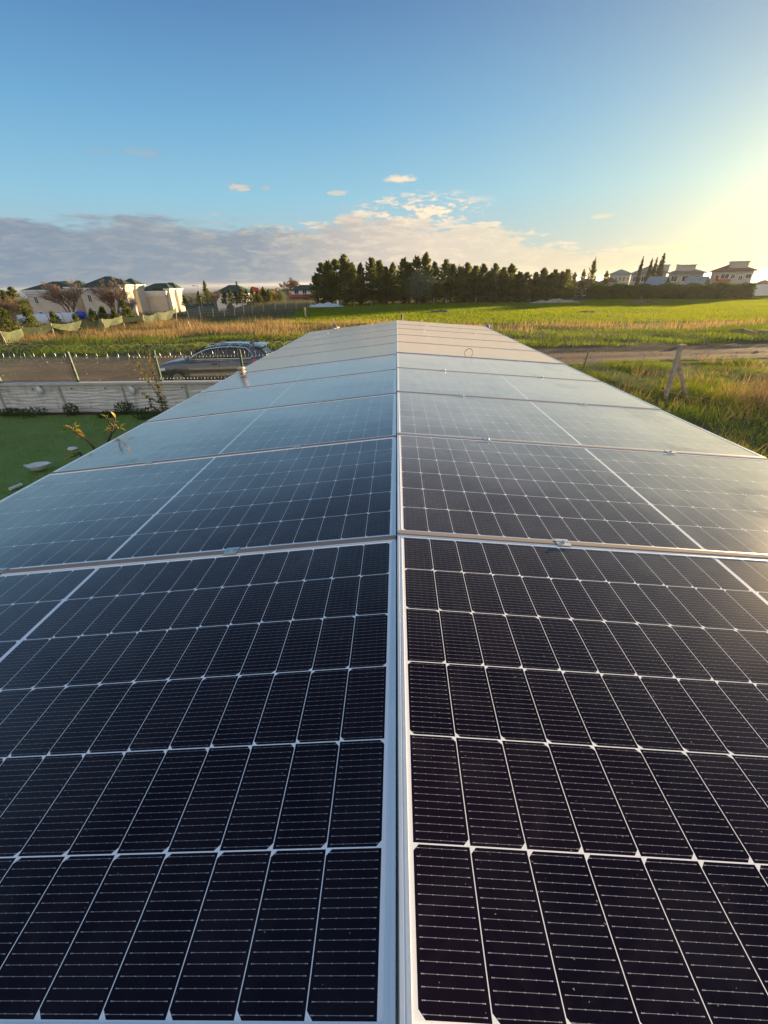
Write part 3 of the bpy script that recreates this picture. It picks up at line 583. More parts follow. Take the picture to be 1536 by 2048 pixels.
# ---------------------------------------------------------------- houses
white = mat('white_wall', (.82, .81, .79), .85, var=.06, vscale=.6); cream = mat('cream_wall', (.66, .58, .47), .85, var=.06, vscale=.6); groof = mat('green_roof', (.025, .055, .035), .8, var=.3, vscale=2)
broof = mat('brown_roof', (.15, .075, .05), .85, var=.25, vscale=2); pane = mat('window_pane', (.02, .03, .04), .12, spec=.7); redp = mat('red_panel', (.38, .08, .05), .8); grey = mat('grey_sheet', (.33, .34, .35), .5, .4, var=.1); dgrey = mat('dark_grey', (.07, .07, .075), .6)
concrete = mat('concrete', (.42, .40, .36), .92, var=.2, vscale=5, bump=.3); woodm = mat('pale_wood', (.42, .31, .2), .85, var=.2)
def hip_mesh(w_, d, h, ov=.5, ridge=.35):
    mb = MB(); x, y = w_/2+ov, d/2+ov; rx_ = max(0, (w_-d))/2+w_*ridge*.2
    mb.add([(-x, -y, 0), (x, -y, 0), (x, y, 0), (-x, y, 0), (-rx_, 0, h), (rx_, 0, h), (-x, -y, -.12), (x, -y, -.12), (x, y, -.12), (-x, y, -.12)],
           [(0, 1, 5, 4), (1, 2, 5), (2, 3, 4, 5), (3, 0, 4), (0, 6, 7, 1), (1, 7, 8, 2), (2, 8, 9, 3), (3, 9, 6, 0), (6, 9, 8, 7)]); return mb
def window(parent, x, y, z, w_, h, face='f', m_=None):
    """framed window lying on the front (-y) or right (+x) wall"""
    mb = MB(); fr = m_ or white; t_ = .06
    def bx(c, d):
        if face == 'f': mb.box((x+c[0], y-c[1], z+c[2]), (d[0], d[1], d[2]))
        else: mb.box((x+c[1], y+c[0], z+c[2]), (d[1], d[0], d[2]))
    bx((0, .05, h/2), (w_+.16, .12, .09)); bx((0, .05, -h/2), (w_+.2, .16, .09)); bx((-w_/2, .05, 0), (.09, .12, h-.09)); bx((w_/2, .05, 0), (.09, .12, h-.09)); bx((0, .045, 0), (.05, .09, h-.09))
    f = mb.build('window', fr, parent); mb = MB(); bx((0, .03, 0), (w_-.09, .04, h-.09)); mb.build('pane', pane, f); return f
def villa(label, px, Y, w_, d, zeave, zpeak, rz=0.0, group=None):
    p = at(px, 577, Y); zg = float(ground_z(p.x, Y))-.3
    t = thing('villa', label, 'villa', (p.x, Y+d/2, zg), rz, group); H = zeave-zg
    mb = MB(); mb.box((0, 0, H/2), (w_, d, H)); 
    mb.box((w_/2+.45, -d*.30, H/2+.25), (.9, d*.30, H+.5)); mb.box((w_/2+.45, d*.24, H/2+.25), (.9, d*.36, H+.5))
    mb.build('wall', cream, t)
    mb = MB()                                    # broad flared cornice
    for k, (o_, z) in enumerate(((.15, -.75), (.4, -.4), (.55, 0))):
        mb.box((0, 0, H+z-.17+.0), (w_+2*o_, d+2*o_, .34-.003*k))
    mb.box((w_/2+.5, -d*.30, H+.28), (1.5, d*.30+.8, .3)); mb.box((w_/2+.5, d*.24, H+.28), (1.5, d*.36+.8, .3))
    mb.build('cornice', white, t)
    r = hip_mesh(w_, d, zpeak-zeave, .45).build('roof', groof, t); r.location = (0, 0, H+.02)
    mb = hip_mesh(3.2, d*.36, 1.1, .25); r2 = mb.build('roof', groof, t); r2.location = (w_/2-.7, d*.24, H+.5)
    mb = hip_mesh(3.2, d*.30, 1.0, .25); r3 = mb.build('roof', groof, t); r3.location = (w_/2-.7, -d*.30, H+.5)
    for z in (H*.30, H*.72):
        window(t, w_/2, -d*.05, z, 1.0, 1.5, 'r')
        if w_ > 8:
            for x in (-w_*.30, w_*.16): window(t, x, -d/2, z, .8, 1.3)
    return t
GV = 'three villas with dark green hip roofs'
villa('leftmost villa with green hip roof, half hidden by a leafless bush', 88, 95, 8.4, 8.2, at(110, 579, 95).z, at(110, 563, 99).z, 0, GV)
villa('middle and tallest villa of the three with green hip roofs', 198, 94, 8.4, 8.4, at(205, 575, 94).z, at(215, 553, 99).z, 0, GV)
villa('rightmost and smallest of the three green roofed villas', 300, 102, 6.2, 6.8, at(310, 582, 102).z, at(310, 567, 106).z, 0, GV)
t = thing('villa', 'distant pale villa with a green hip roof behind dark evergreens', 'villa', (at(462, 590, 125).x, 128, float(ground_z(-48, 125))-.3)); H = at(462, 586, 125).z-t.location.z
mb = MB(); mb.box((0, 0, H/2), (8.2, 7, H)); mb.build('wall', white, t); mb = MB(); mb.box((0, 0, H-.15), (9.2, 8, .3)); mb.build('cornice', white, t)
r = hip_mesh(8.2, 7, 1.9).build('roof', groof, t); r.location = (0, 0, H+.005); mb = MB(); mb.tube([(1, 0, 1.5), (1, 0, 2.7)], .25, 6); mb.build('chimney', groof, r)
window(t, -2, -3.5, H*.6, 1.4, 1.4); window(t, 2, -3.5, H*.6, 1.4, 1.4)
# house right of it: green roof, white upper band, red lower roof, grey wall
P0 = at(606, 590, 112); t = thing('house', 'low house with white band, red lower roof and small green roof', 'house', (P0.x, 116, float(ground_z(P0.x, 112))-.2)); zb = t.location.z
def Zp(py, Y=112): return at(606, py, Y).z-zb
mb = MB(); mb.box((0, 0, Zp(593)/2), (7.2, 6, Zp(593))); mb.build('wall', concrete, t)
mb = MB(); mb.box((0, .6, (Zp(582)+Zp(589))/2), (6.6, 4.6, Zp(582)-Zp(589)+.3)); mb.build('upper_wall', white, t)
mb = MB(); mb.add([(-3.7, -3.7, Zp(594)), (3.7, -3.7, Zp(594)), (3.4, -1.72, Zp(589)), (-3.4, -1.72, Zp(589)), (-3.7, -3.7, Zp(594)-.15), (3.7, -3.7, Zp(594)-.15), (3.4, -1.72, Zp(589)-.15), (-3.4, -1.72, Zp(589)-.15)], [(0, 1, 2, 3), (4, 7, 6, 5), (0, 4, 5, 1), (1, 5, 6, 2), (2, 6, 7, 3), (3, 7, 4, 0)]); mb.build('lower_roof', mat('red_tiles', (.32, .07, .045), .8, var=.2), t)
r = hip_mesh(6.2, 4.2, Zp(571)-Zp(581)).build('roof', groof, t); r.location = (0, .6, Zp(581)+.1)
for x in (-2, 0, 2): window(t, x, -1.7, (Zp(582)+Zp(589))/2+.1, 1.0, .8)
# flag, street lamp
p = at(508, 600, 140); zt = at(508, 572, 140).z; t = thing('flag_pole', 'red flag on a thin pole against the sea', 'flag', (p.x, 140, p.z-1))
mb = MB(); mb.tube([(0, 0, 0), (0, 0, zt-p.z+1)], .06, 5); mb.build('pole', grey, t)
mb = MB(); H = zt-p.z+1
rg = [[(.05+k*.32, .12*math.sin(k*1.1)+e, H-z-.08*k) for z, e in ((.1, 0), (1.5, 0))] for k in range(7)]
rg2 = [[q[0], (q[0][0], q[0][1]+.02, q[0][2]), (q[1][0], q[1][1]+.02, q[1][2]), q[1]] for q in rg]; mb.loft(rg2); mb.build('flag', mat('red_cloth', (.5, .03, .03), .8), t)
a = at(404, 612, 98); b = at(401, 573, 98); t = thing('street_lamp', 'thin pale street lamp before the distant dark conifers', 'street lamp', (a.x, 98, a.z))
mb = MB(); H = b.z-a.z; mb.tube([(0, 0, -.4), (0, 0, H-.3), (.0, 0, H)], [.10, .07, .05], 7); mb.build('pole', grey, t); mb = MB(); mb.tube([(0, 0, H), (-.35, -.1, H+.15), (-.7, -.2, H+.18)], .04, 5); mb.build('arm', grey, t); mb = MB(); mb.box((-.85, -.24, H+.17), (.5, .22, .12)); mb.build('lamp_head', dgrey, t, bevel=.03)
# white polytunnel with a blue barrel at its end
a = at(35, 640, 50); b = at(150, 633, 54); t = thing('polytunnel', 'low white covered tunnel behind the young conifers', 'tunnel', (0, 0, 0))
mb = MB(); rings = []
for k in range(9):
    q = a.lerp(b, k/8); dr = (b-a).normalized(); nr = Vector((dr.y, -dr.x, 0)); h_ = 1.05+.05*math.sin(k*2.3)
    rings.append([(q.x+nr.x*math.cos(u)*1.0, q.y+nr.y*math.cos(u)*1.0, max(0, q.z-.75)+h_*math.sin(u)) for u in [math.pi*j/8 for j in range(9)]])
mb.loft(rings); mb.build('cover', mat('white_sheeting', (.70, .70, .72), .6, var=.1, bump=.3, bscale=3), t)
mb = MB()
for k in (0, 2, 4, 6, 8): mb.tube([Vector(v)*1 for v in rings[k]], .03, 4)
mb.build('hoops', mat('red_trim', (.35, .12, .10), .7), t)
q = at(161, 630, 53); t = thing('barrel', 'blue plastic barrel lying at the end of the white tunnel', 'barrel', (q.x, 53, q.z)); mb = MB()
mb.tube([(-.5, 0, 0), (-.46, 0, 0), (-.2, 0, 0), (0, 0, 0), (.2, 0, 0), (.46, 0, 0), (.5, 0, 0)], [.3, .36, .4, .42, .4, .36, .3], 14); mb.build('drum', mat('blue_plastic', (.02, .06, .45), .35), t, smooth=False)
mb = MB(); mb.tube([(-.23, 0, 0), (-.2, 0, 0), (-.17, 0, 0)], [.40, .43, .40], 14); mb.tube([(.17, 0, 0), (.2, 0, 0), (.23, 0, 0)], [.40, .43, .40], 14); mb.build('hoop_ring', MATS['blue_plastic'], t)

# green tarp fence
tarpm = mat('green_tarp', (.075, .10, .045), .75, var=.25, vscale=1.2); postm = mat('weathered_post', (.50, .42, .32), .9, var=.2)
PB = [(14, 690, 0, 672), (51, 678, 44, 662), (109, 673, 101, 655), (167, 666, 160, 650), (208, 663, 203, 646), (250, 657, 243, 640), (290, 654, 285, 638), (320, 650, 316, 634), (352, 645, 352, 624)]
t = thing('tarp_fence', 'sagging green tarp hung along leaning wooden posts', 'fence', (0, 0, 0)); tops = []; bases = []
for bx_, by_, tx_, ty_ in PB:
    b = gr(bx_, by_, 0); q = at(tx_, ty_-9, b.y); bases.append(b); tops.append(q); mb = MB(); mb.tube([b-Vector((0, 0, .2)), q], .045, 6); mb.build('post', postm, t)
mb = MB(); rings = []; NS = 10
for i in range(len(tops)-1):
    for k in range(NS + (i == len(tops)-2)):
        f = k/NS; p = tops[i].lerp(tops[i+1], f); b = bases[i].lerp(bases[i+1], f); sag = -.18*math.sin(math.pi*f)*RNG.uniform(.8, 1.2); x = i+f
        hgt = .62+.16*math.sin(x*2.1)+.10*math.sin(x*5.3)
        ring = []
        for j in range(6):
            v = j/5; wv = .07*math.sin(x*9+v*3)+.05*math.sin(x*17+v*5); ring.append(p+Vector((wv, -.06+wv, sag-hgt*v)))
        back = [q+Vector((0, .015, 0)) for q in reversed(ring)]; rings.append(ring+back)
mb.loft(rings); mb.build('tarp', tarpm, t)
# concrete post and wire fence
CPX = [(378, 636, 374, 620), (402, 634, 398, 613), (449, 632, 448, 615), (469, 631, 469, 614), (488, 628, 487, 611), (505, 626, 504, 611), (527, 623, 526, 609), (550, 620, 550, 607), (571, 618, 571, 605), (592, 617, 592, 604), (621, 615, 621, 602)]
t = thing('wire_fence', 'old wire fence on pale concrete posts along the left edge of the field', 'fence', (0, 0, 0)); tt = []
for bx_, by_, tx_, ty_ in CPX:
    b = gr(bx_, by_+1.5, 0); q = at(tx_, ty_, b.y); tt.append((b, q)); mb = MB(); mb.bar(b-Vector((0, 0, .3)), q, .11); mb.build('post', postm, t)
mb = MB()
for (b0, q0), (b1, q1) in zip(tt, tt[1:]):
    for f in (.2, .45, .7, .92): mb.bar(b0.lerp(q0, f), b1.lerp(q1, f), .02)
    for k in range(1, 14): f = k/14; mb.bar(b0.lerp(b1, f), b0.lerp(b1, f)+(q0.lerp(q1, f)-b0.lerp(b1, f))*.92, .012)
mb.build('wire', grey, t)
# pale rough reeds behind that fence
P = scatter(30000, -62, -13, 58, 100, lambda x, y: np.where((x < -14.5-(y-58)*.0) & (x > -60), .8*(noise2(x, y, 3, 61) > .25), 0), 0); P[:, 2] = ground_z(P[:, 0], P[:, 1])
blades('rough_growth', P, RNG.uniform(.2, .9, len(P)), np.full(len(P), .05), RNG.random(len(P)), leafmat('pale_growth', (.10, .11, .06), (.24, .20, .12), .3), 'rough pale growth beyond the concrete post fence', 'rough grass', .4)
def lone_post(lb, bx_, by_, tx_, ty_, w_=.09, m_=None, name='fence_post', grp=None):
    b = gr(bx_, by_, 0); q = at(tx_, ty_, b.y); mb = MB(); mb.bar(b-Vector((0, 0, .2)), q, w_); o = mb.build(name, m_ or postm, bevel=.01); tag(o, lb, 'post', grp); return o
lone_post('single wooden post standing at the left end of the crop field', 612, 635, 609, 615, .16)
lone_post('short post leaning left in the dry grass behind the car', 386, 663, 375, 643, .1)
lone_post('forked pale post among the concrete fence posts', 427, 634, 425, 617, .12)
lone_post('small green marker post near the middle of the conifer row', 892, 607, 892, 598, .22, mat('marker_green', (.12, .3, .2), .6))
for i, (bx_, by_, ty_) in enumerate(((680, 614, 606), (709, 614, 603), (743, 613, 602), (797, 611, 600), (867, 609, 596), (952, 607, 594), (1283, 604, 592))):
    lone_post('%s from the left of the thin grey posts in front of the conifers' % ordn(i) if i < 6 else 'thin post standing before the long clipped hedge', bx_, by_, bx_, ty_, .14, mat('grey_post', (.28, .25, .2), .9))
# tarpaulin covered heap below the trees
a = gr(652, 614, 0); rings = []
for k in range(13):
    x = -3+6*k/12; h_ = .15+.55*math.sin(math.pi*k/12)**.7+.12*math.sin(k*2.1); rings.append([(x, y, max(.0, h_*(1-abs(y)/1.6)+.05*math.sin(y*4+k))) for y in (-1.5, -1, -.4, .2, .8, 1.5)]+[(x, 1.5, -.1), (x, -1.5, -.1)])
mb = MB(); mb.loft(rings); o = mb.build('covered_heap', mat('pale_tarp', (.50, .55, .60), .6, var=.15, vscale=1.5)); o.location = (a.x, a.y, 0); tag(o, 'low heap under a pale tarpaulin at the left end of the conifer row', 'tarpaulin heap')
b0 = gr(676, 613, 0); mb = MB(); mb.box((0, 0, .45), (.3, .2, .9)); mb.box((0, 0, 1.0), (.36, .26, .06)); o = mb.build('bollard', white, bevel=.02); o.location = (b0.x, b0.y, 0); tag(o, 'small white bollard at the right end of the pale heap', 'bollard')
# earth and straw heaps on the field edge
def heap(lb, px, py, L, h_, m_, cat='heap', dpt=2.0, nm='earth_heap'):
    a = gr(px, py, 0); mb = MB(); nx, ny = 28, 9
    vs = [(L*(i/(nx-1)-.5), dpt*(j/(ny-1)-.5), h_*max(0, math.sin(math.pi*i/(nx-1))*math.sin(math.pi*j/(ny-1)))**.7*(.55+.9*float(noise2(i*.6+px, j*.6, 1, 5)))-.03) for i in range(nx) for j in range(ny)]
    mb.add(vs, [(i*ny+j, (i+1)*ny+j, (i+1)*ny+j+1, i*ny+j+1) for i in range(nx-1) for j in range(ny-1)]); o = mb.build(nm, m_, smooth=True); o.location = (a.x, a.y, 0); return tag(o, lb, cat)
earth = mat('bare_earth', (.13, .085, .055), .95, var=.3, vscale=2, bump=.6, bscale=8)
heap('low brown earth heap in the middle of the field', 1176, 625, 3.6, .18, earth)
heap('long low heap of rubble at the right end of the conifer row', 1110, 606, 9, .6, mat('pale_rubble', (.34, .29, .22), .95, var=.35, vscale=3, bump=.8))
heap('grassy earth heap near the field centre with dry stalks', 880, 625, 3.0, .35, earth)
heap('small dark heap before the clipped hedge', 1283, 607, 5.5, .35, earth)
heap('brown earth mound at the right edge beyond the track', 1528, 672, 6.0, .40, earth, dpt=5.0)
heap('dark stone lying in the dry grass at the far left', 56, 696, 1.4, .35, mat('dark_stone', (.07, .06, .05), .9), 'stone', .9, 'stone')

# ---------------------------------------------------------------- right background
def hedge():
    a = Vector((37.5, 91.5, 0)); b = Vector((61.5, 83, 0)); n = 26000; f = RNG.random(n); d = (b-a).normalized(); nr = np.array([d.y, -d.x])
    hh = 1.85+.15*np.sin(f*40)+.25*noise2(f*50, f*0, 1, 3); off = RNG.uniform(-1.6, 1.6, n); k = RNG.random(n); z = hh*RNG.random(n)
    face = k < .55; off = np.where(face, 1.5+.25*np.sin(f*60+z*2)+RNG.normal(0, .12, n), off); z = np.where(face, z, hh+RNG.normal(0, .12, n))
    endr = k > .93; f = np.where(endr, (f > .5)*1.0+RNG.normal(0, .01, n), f); z = np.where(endr, hh*RNG.random(n), z)
    P = np.stack([a.x+(b.x-a.x)*f+nr[0]*off, a.y+(b.y-a.y)*f+nr[1]*off, z], 1)
    if nr[1] > 0: P[:, 1] -= 0
    D = RNG.normal(size=(n, 3))*.6+np.array([nr[0]*.3, -.6, .9]); t = thing('hedge', 'long clipped evergreen hedge at the right end of the field', 'hedge', (0, 0, 0))
    part('foliage', leaf_mesh('foliage', P, D, RNG.uniform(.2, .5, n), RNG.uniform(.09, .2, n), leafmat('hedge_leaves', (.045, .10, .022), (.09, .15, .035), .3), shade=np.clip(RNG.random(n)*.8+.2*np.sin(f*30), 0, 1)), t)
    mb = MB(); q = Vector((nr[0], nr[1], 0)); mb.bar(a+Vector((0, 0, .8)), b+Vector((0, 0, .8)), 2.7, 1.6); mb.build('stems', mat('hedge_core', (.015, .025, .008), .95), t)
hedge()
def house(name, label, px0, px1, pe, pk, Y, d, wm, rm, rz=0, wins=3, floors=2, group=None, tower=None, ridge=.3, base=-1.0):
    a = at(px0, pe, Y); b = at(px1, pe, Y); rz = -math.atan2((a.x+b.x)/2, Y)*.9; w_ = (b.x-a.x)*math.cos(rz)*.97; zk = at((px0+px1)/2, pk, Y+d/2).z; zg = base
    t = thing(name, label, 'house' if name != 'apartment_block' else 'apartment block', ((a.x+b.x)/2+math.sin(-rz)*d/2, Y+math.cos(rz)*d/2, zg), rz, group); H = (a.z+b.z)/2-zg
    mb = MB(); mb.box((0, 0, H/2), (w_, d, H)); mb.build('wall', wm, t)
    r = hip_mesh(w_, d, max(zk-zg-H, .5), .6, ridge).build('roof', rm, t); r.location = (0, 0, H+.01)
    hf = H/max(floors, 1)
    for fl in range(floors):
        z = H-hf*(fl+.5)
        for i in range(wins): window(t, -w_/2+w_*(i+.5)/wins, -d/2, z, min(1.5, w_/wins*.55), min(1.3, hf*.55))
    if tower:
        tx, tw, th_ = tower; mb = MB(); mb.box((tx*w_, -d*.1, H+th_/2), (tw, d*.55, th_)); mb.build('tower', wm, t); mb = MB(); mb.box((tx*w_, -d*.1, H+th_+.1), (tw+.45, d*.55+.5, .16)); mb.build('tower_roof', wm, t)
    return t, w_, H
tealw = mat('pale_teal_wall', (.36, .38, .33), .85, var=.05); pinkw = mat('pink_wall', (.5, .30, .24), .85, var=.08); bluew = mat('bluish_white_wall', (.46, .46, .43), .85, var=.05)
house('house', 'low pinkish house with brown roof beside the spiky tree', 1150, 1200, 566, 557, 108, 7, pinkw, broof, wins=3, floors=1)
house('house', 'long pale green house, leftmost of the upper right houses', 1222, 1262, 548, 539, 150, 9, tealw, mat('teal_roof', (.16, .25, .22), .7), wins=5, floors=2)
HS = []; r_h = house('house', 'white house with grey roof behind the four cypresses', 1264, 1333, 546, 533, 130, 9, bluew, mat('slate_roof', (.16, .14, .13), .8, var=.2), wins=4, floors=2, tower=(.36, 3.0, 1.7)); HS.append(r_h)
r_h = house('house', 'white house with square roof tower between cypresses and apartment block', 1340, 1408, 545, 535, 125, 9, mat('tan_white_wall', (.50, .46, .40), .85, var=.08), MATS['slate_roof'], wins=3, floors=2, tower=(-.05, 4.0, 1.6)); HS.append(r_h)
for t_, w2, H2 in HS:
    for sx_ in (-.30, .28):
        mb = MB(); mb.box((sx_*w2, -4.55-.7, H2-3.15), (2.6, 1.5, .16)); b_ = mb.build('balcony', white, t_)
        mb = MB()
        for q in np.linspace(-1.25, 1.25, 9): mb.box((sx_*w2+q, -5.92, H2-2.65), (.05, .05, .84))
        mb.box((sx_*w2, -5.92, H2-2.2), (2.6, .07, .06)); mb.build('railing', dgrey, b_)
    mb = MB(); mb.box((-w2*.3, 1, H2+1.1), (.6, .6, 1.6)); mb.box((-w2*.3, 1, H2+1.95), (.75, .75, .12)); mb.build('chimney', white, t_)
    mb = MB(); mb.tube([(-w2/2-.5, -5.1, H2-.12), (w2/2+.5, -5.1, H2-.12)], .07, 6); mb.tube([(w2/2-.2, -4.6, H2-.2), (w2/2-.2, -4.6, 0)], .06, 6); mb.build('gutter', grey, t_)
t, w_, H = house('apartment_block', 'large pale apartment block with brown roof and red balconies at far right', 1428, 1508, 541, 527, 112, 10, bluew, broof, wins=0, floors=2, tower=(.10, 3.4, 1.7))
for z in (H-1.5, H-4.0):
    mb = MB(); mb.box((-w_*.18, -5.5, z-.55), (2.6, 1.0, .7)); mb.build('balcony', redp, t); window(t, -w_*.18, -5, z+.35, 1.6, 1.0)
    window(t, -w_*.40, -5, z, .9, 1.0, m_=redp); window(t, w_*.22, -5, z, .8, .9)
for z in (H-1.2, H-3.9): window(t, w_*.02, -5, z, .8, .9); window(t, w_*.40, -5, z, 1.0, .9)
mb = MB(); mb.tube([(w_*.10, 0, H+1.9), (w_*.10, 0, H+3.2)], .03, 5); mb.tube([(w_*.10-.5, 0, H+3.0), (w_*.10+.5, 0, H+3.0)], .02, 4); mb.build('aerial', grey, t)
mb = MB(); mb.box((-w_*.43, -4.6, H*.5), (.5, 1.2, H*.8)); mb.build('drain_shaft', pinkw, t)
house('house', 'brown roofed low house at the right edge of the photo', 1508, 1548, 571, 560, 135, 8, pinkw, broof, wins=4, floors=2, base=-2)
house('house', 'distant pale house visible behind the conifer row right end', 1205, 1232, 563, 555, 140, 8, cream, broof, wins=3, floors=1)
a = gr(1500, 600); b_ = at(1500, 583, 100); mb = MB(); mb.box((70.5, 92, .9), (14, .3, 2.2)); o = mb.build('boundary_wall', white); tag(o, 'plain pale boundary wall right of the clipped hedge', 'wall')
def aframe(lb, px0, px1, pt_, pb_, Y):
    a = at(px0, pb_, Y); b = at(px1, pb_, Y); tp = at((px0+px1)/2, pt_, Y+1); w_ = b.x-a.x; h_ = tp.z-a.z+1.6; t = thing('metal_roof_shed', lb, 'shed', ((a.x+b.x)/2, Y, a.z-1.6), R(22))
    mb = MB(); x = w_*.33
    for s_ in (-1, 1):
        mb.add([(s_*x*1.6, -2, 0), (s_*x*1.6, 2.5, 0), (0, 2.5, h_), (0, -2, h_), (s_*x*1.6+s_*.1, -2, -.02), (s_*x*1.6+s_*.1, 2.5, -.02), (0, 2.5, h_+.1), (0, -2, h_+.1)], [(0, 1, 2, 3), (4, 7, 6, 5), (0, 4, 5, 1), (1, 5, 6, 2), (2, 6, 7, 3), (3, 7, 4, 0)])
    mb.build('roof', grey, t); mb = MB(); mb.add([(-x*1.4, -1.7, 0), (x*1.4, -1.7, 0), (0, -1.7, h_*.88), (-x*1.4, -1.6, 0), (x*1.4, -1.6, 0), (0, -1.6, h_*.88)], [(0, 1, 2), (5, 4, 3), (0, 3, 4, 1), (1, 4, 5, 2), (2, 5, 3, 0)]); mb.build('wall', MATS['dark_grey'], t)
aframe('steep grey metal roof shed behind the hedge, nearer the cypresses', 1298, 1334, 554, 568, 97)
aframe('steep grey metal roof shed behind the hedge, below the towered house', 1372, 1415, 554, 570, 96)
cy = conifer_mesh(55, 8.0, .85, n=2600, spiky=2.2, size=.3, base=.03, m_=cypm), trunk_mesh(8.0, .12)
for i, (px, py, Y, sx) in enumerate(((1284, 526, 104, .9), (1302, 529, 106, 1.15), (1312, 527, 105, 1.0), (1326, 520, 104, 1.45))):
    a = at(px, py, Y); tree('cypress', '%s narrow cypress from the left in the group of four behind the hedge' % ordn(i), 'cypress', a.x, Y, a.z+.3, cy[0], cy[1], 8.0, 'four narrow cypresses behind the hedge', sx=sx)
sp = conifer_mesh(91, 7.0, 2.0, n=900, spiky=1.6, size=.42, base=.2)
for lb, px, py, Y, sx in (('sparse spiky conifer standing clear of the row by the pink house', 1189, 527, 98, 1.0), ('small dark conifer at the left of the sparse spiky one', 1168, 543, 99, 1.0), ('rounded dark tree right of the sparse spiky conifer', 1214, 546, 103, 1.3), ('dark bushy conifer just beyond the right end of the row', 1150, 549, 97, 1.3)):
    a = at(px, py, Y); tree('conifer', lb, 'conifer tree', a.x, Y, a.z+.1, sp if 'sparse' in lb[:7] else CV[3][0], CV[2][1], 7.2 if 'sparse' in lb[:7] else 9.0, sx=sx)
# far belts of trees and houses that read as one mass
P = []; rs = np.random.default_rng(5)
for i in range(1500):
    a_ = rs.uniform(-44, -6); r_ = rs.uniform(190, 1700); x = r_*math.sin(R(a_)); y = r_*math.cos(R(a_)); z = float(gz(x, y)); k = rs.uniform(1.2, 2.4)*(1+(r_ > 600)*1.2)
    q = rs.normal(size=(26, 3))*np.array([k*1.3, k*1.3, k*.42])+np.array([x, y, z+k*.5]); P.append(q)
P = np.concatenate(P); o = bpy.data.objects.new('far_trees', leaf_mesh('far_trees', P, RNG.normal(size=(len(P), 3)), RNG.uniform(.5, 1.3, len(P)), RNG.uniform(.4, 1.0, len(P)), leafmat('far_leaves', (.05, .065, .035), (.11, .10, .06), .2))); COL.objects.link(o); tag(o, 'distant belts of trees falling away to the sea', 'trees', kind='stuff')

# ---------------------------------------------------------------- garden wall and the fence on it
WY, WZ = 13.3, .90
stone = bpy.data.materials.new('split_stone_precast'); stone.use_nodes = True; N = NT(stone.node_tree); b = stone.node_tree.nodes['Principled BSDF']
oc = N.n('ShaderNodeTexCoord').outputs['Object']; x_, y_, z_ = N.xyz(oc)
sv = N.vec(N.m('MULTIPLY', x_, 1.1), 0.0, N.m('MULTIPLY', z_, 9.0)); nz_ = N.noise(sv, 1.6, 5, .6, dist=.8)
N.put(b.inputs['Base Color'], N.mix(N.rng(nz_, .35, .65), (.62, .61, .59, 1), (.80, .78, .74, 1))); b.inputs['Roughness'].default_value = .9
bp = N.n('ShaderNodeBump'); bp.inputs['Strength'].default_value = .9; bp.inputs['Distance'].default_value = .02; N.put(bp.inputs['Height'], nz_); N.put(b.inputs['Normal'], bp.outputs[0])
st_ = N.noise(N.vec(N.m('MULTIPLY', x_, 3.0), 0.0, N.m('MULTIPLY', z_, .6)), 1.5, 5, .7); dirt = N.m('MULTIPLY', N.rng(st_, .5, .68), .55); soilm = N.rng(N.m('ADD', z_, N.m('MULTIPLY', st_, .25)), .12, .30, .55, 0)
N.put(b.inputs['Base Color'], N.mix(N.m('MAXIMUM', dirt, soilm), b.inputs['Base Color'].links[0].from_socket, (.30, .26, .20, 1)))
t = thing('garden_wall', 'low white wall of wavy precast slabs along the lawn', 'wall', (0, WY, 0))
joints = [-23.4+2.08*i for i in range(13)]
for x0, x1 in zip(joints, joints[1:]):
    nx, nz2 = 26, 30; rr = random.Random(int(x0*10)); rows_ = 9; amp = [rr.uniform(.2, 1) for _ in range(rows_)]; ph = [rr.uniform(0, 6) for _ in range(rows_)]
    mb = MB(); vs = []
    for i in range(nx):
        for j in range(nz2):
            f = i/(nx-1); z = (WZ-.02)*j/(nz2-1)-.05; r_ = z*rows_/WZ + .25*math.sin(f*9+ph[int(max(0, z)*rows_/WZ) % rows_])
            e = min(1, min(f, 1-f)*14); vs.append((x0+.03+(x1-x0-.06)*f, -.035*abs(math.sin(math.pi*r_))**.6*e, z))
    mb.add(vs, [(i*nz2+j, (i+1)*nz2+j, (i+1)*nz2+j+1, i*nz2+j+1) for i in range(nx-1) for j in range(nz2-1)]); mb.box(((x0+x1)/2, .055, WZ/2-.03), (x1-x0-.06, .10, WZ))
    mb.build('slab', stone, t, fix=False)
    mb = MB(); mb.box((x1, .02, WZ/2-.03), (.058, .10, WZ-.004)); mb.build('joint_post', concrete, t)
mb = MB(); mb.box((-10.9, .05, WZ+.035), (25.2, .24, .065)); mb.box((-10.9, .05, WZ-.012), (25.2, .18, .03)); mb.build('coping', mat('pale_coping', (.55, .54, .50), .9, var=.12, bump=.3), t, bevel=.008)
mb = MB(); mb.tube([(x, -.075, WZ-.085+.012*math.sin(x*1.7)) for x in np.linspace(-23, 1.5, 60)], .011, 6); mb.build('conduit', mat('pale_conduit', (.6, .55, .48), .6), t)
mb = MB()
for i in range(20): x = -22.5+i*1.2+RNG.normal(0, .1); mb.box((x, -.075, WZ-.10), (.03, .03, .05))
mb.build('cable_clip', dgrey, t)
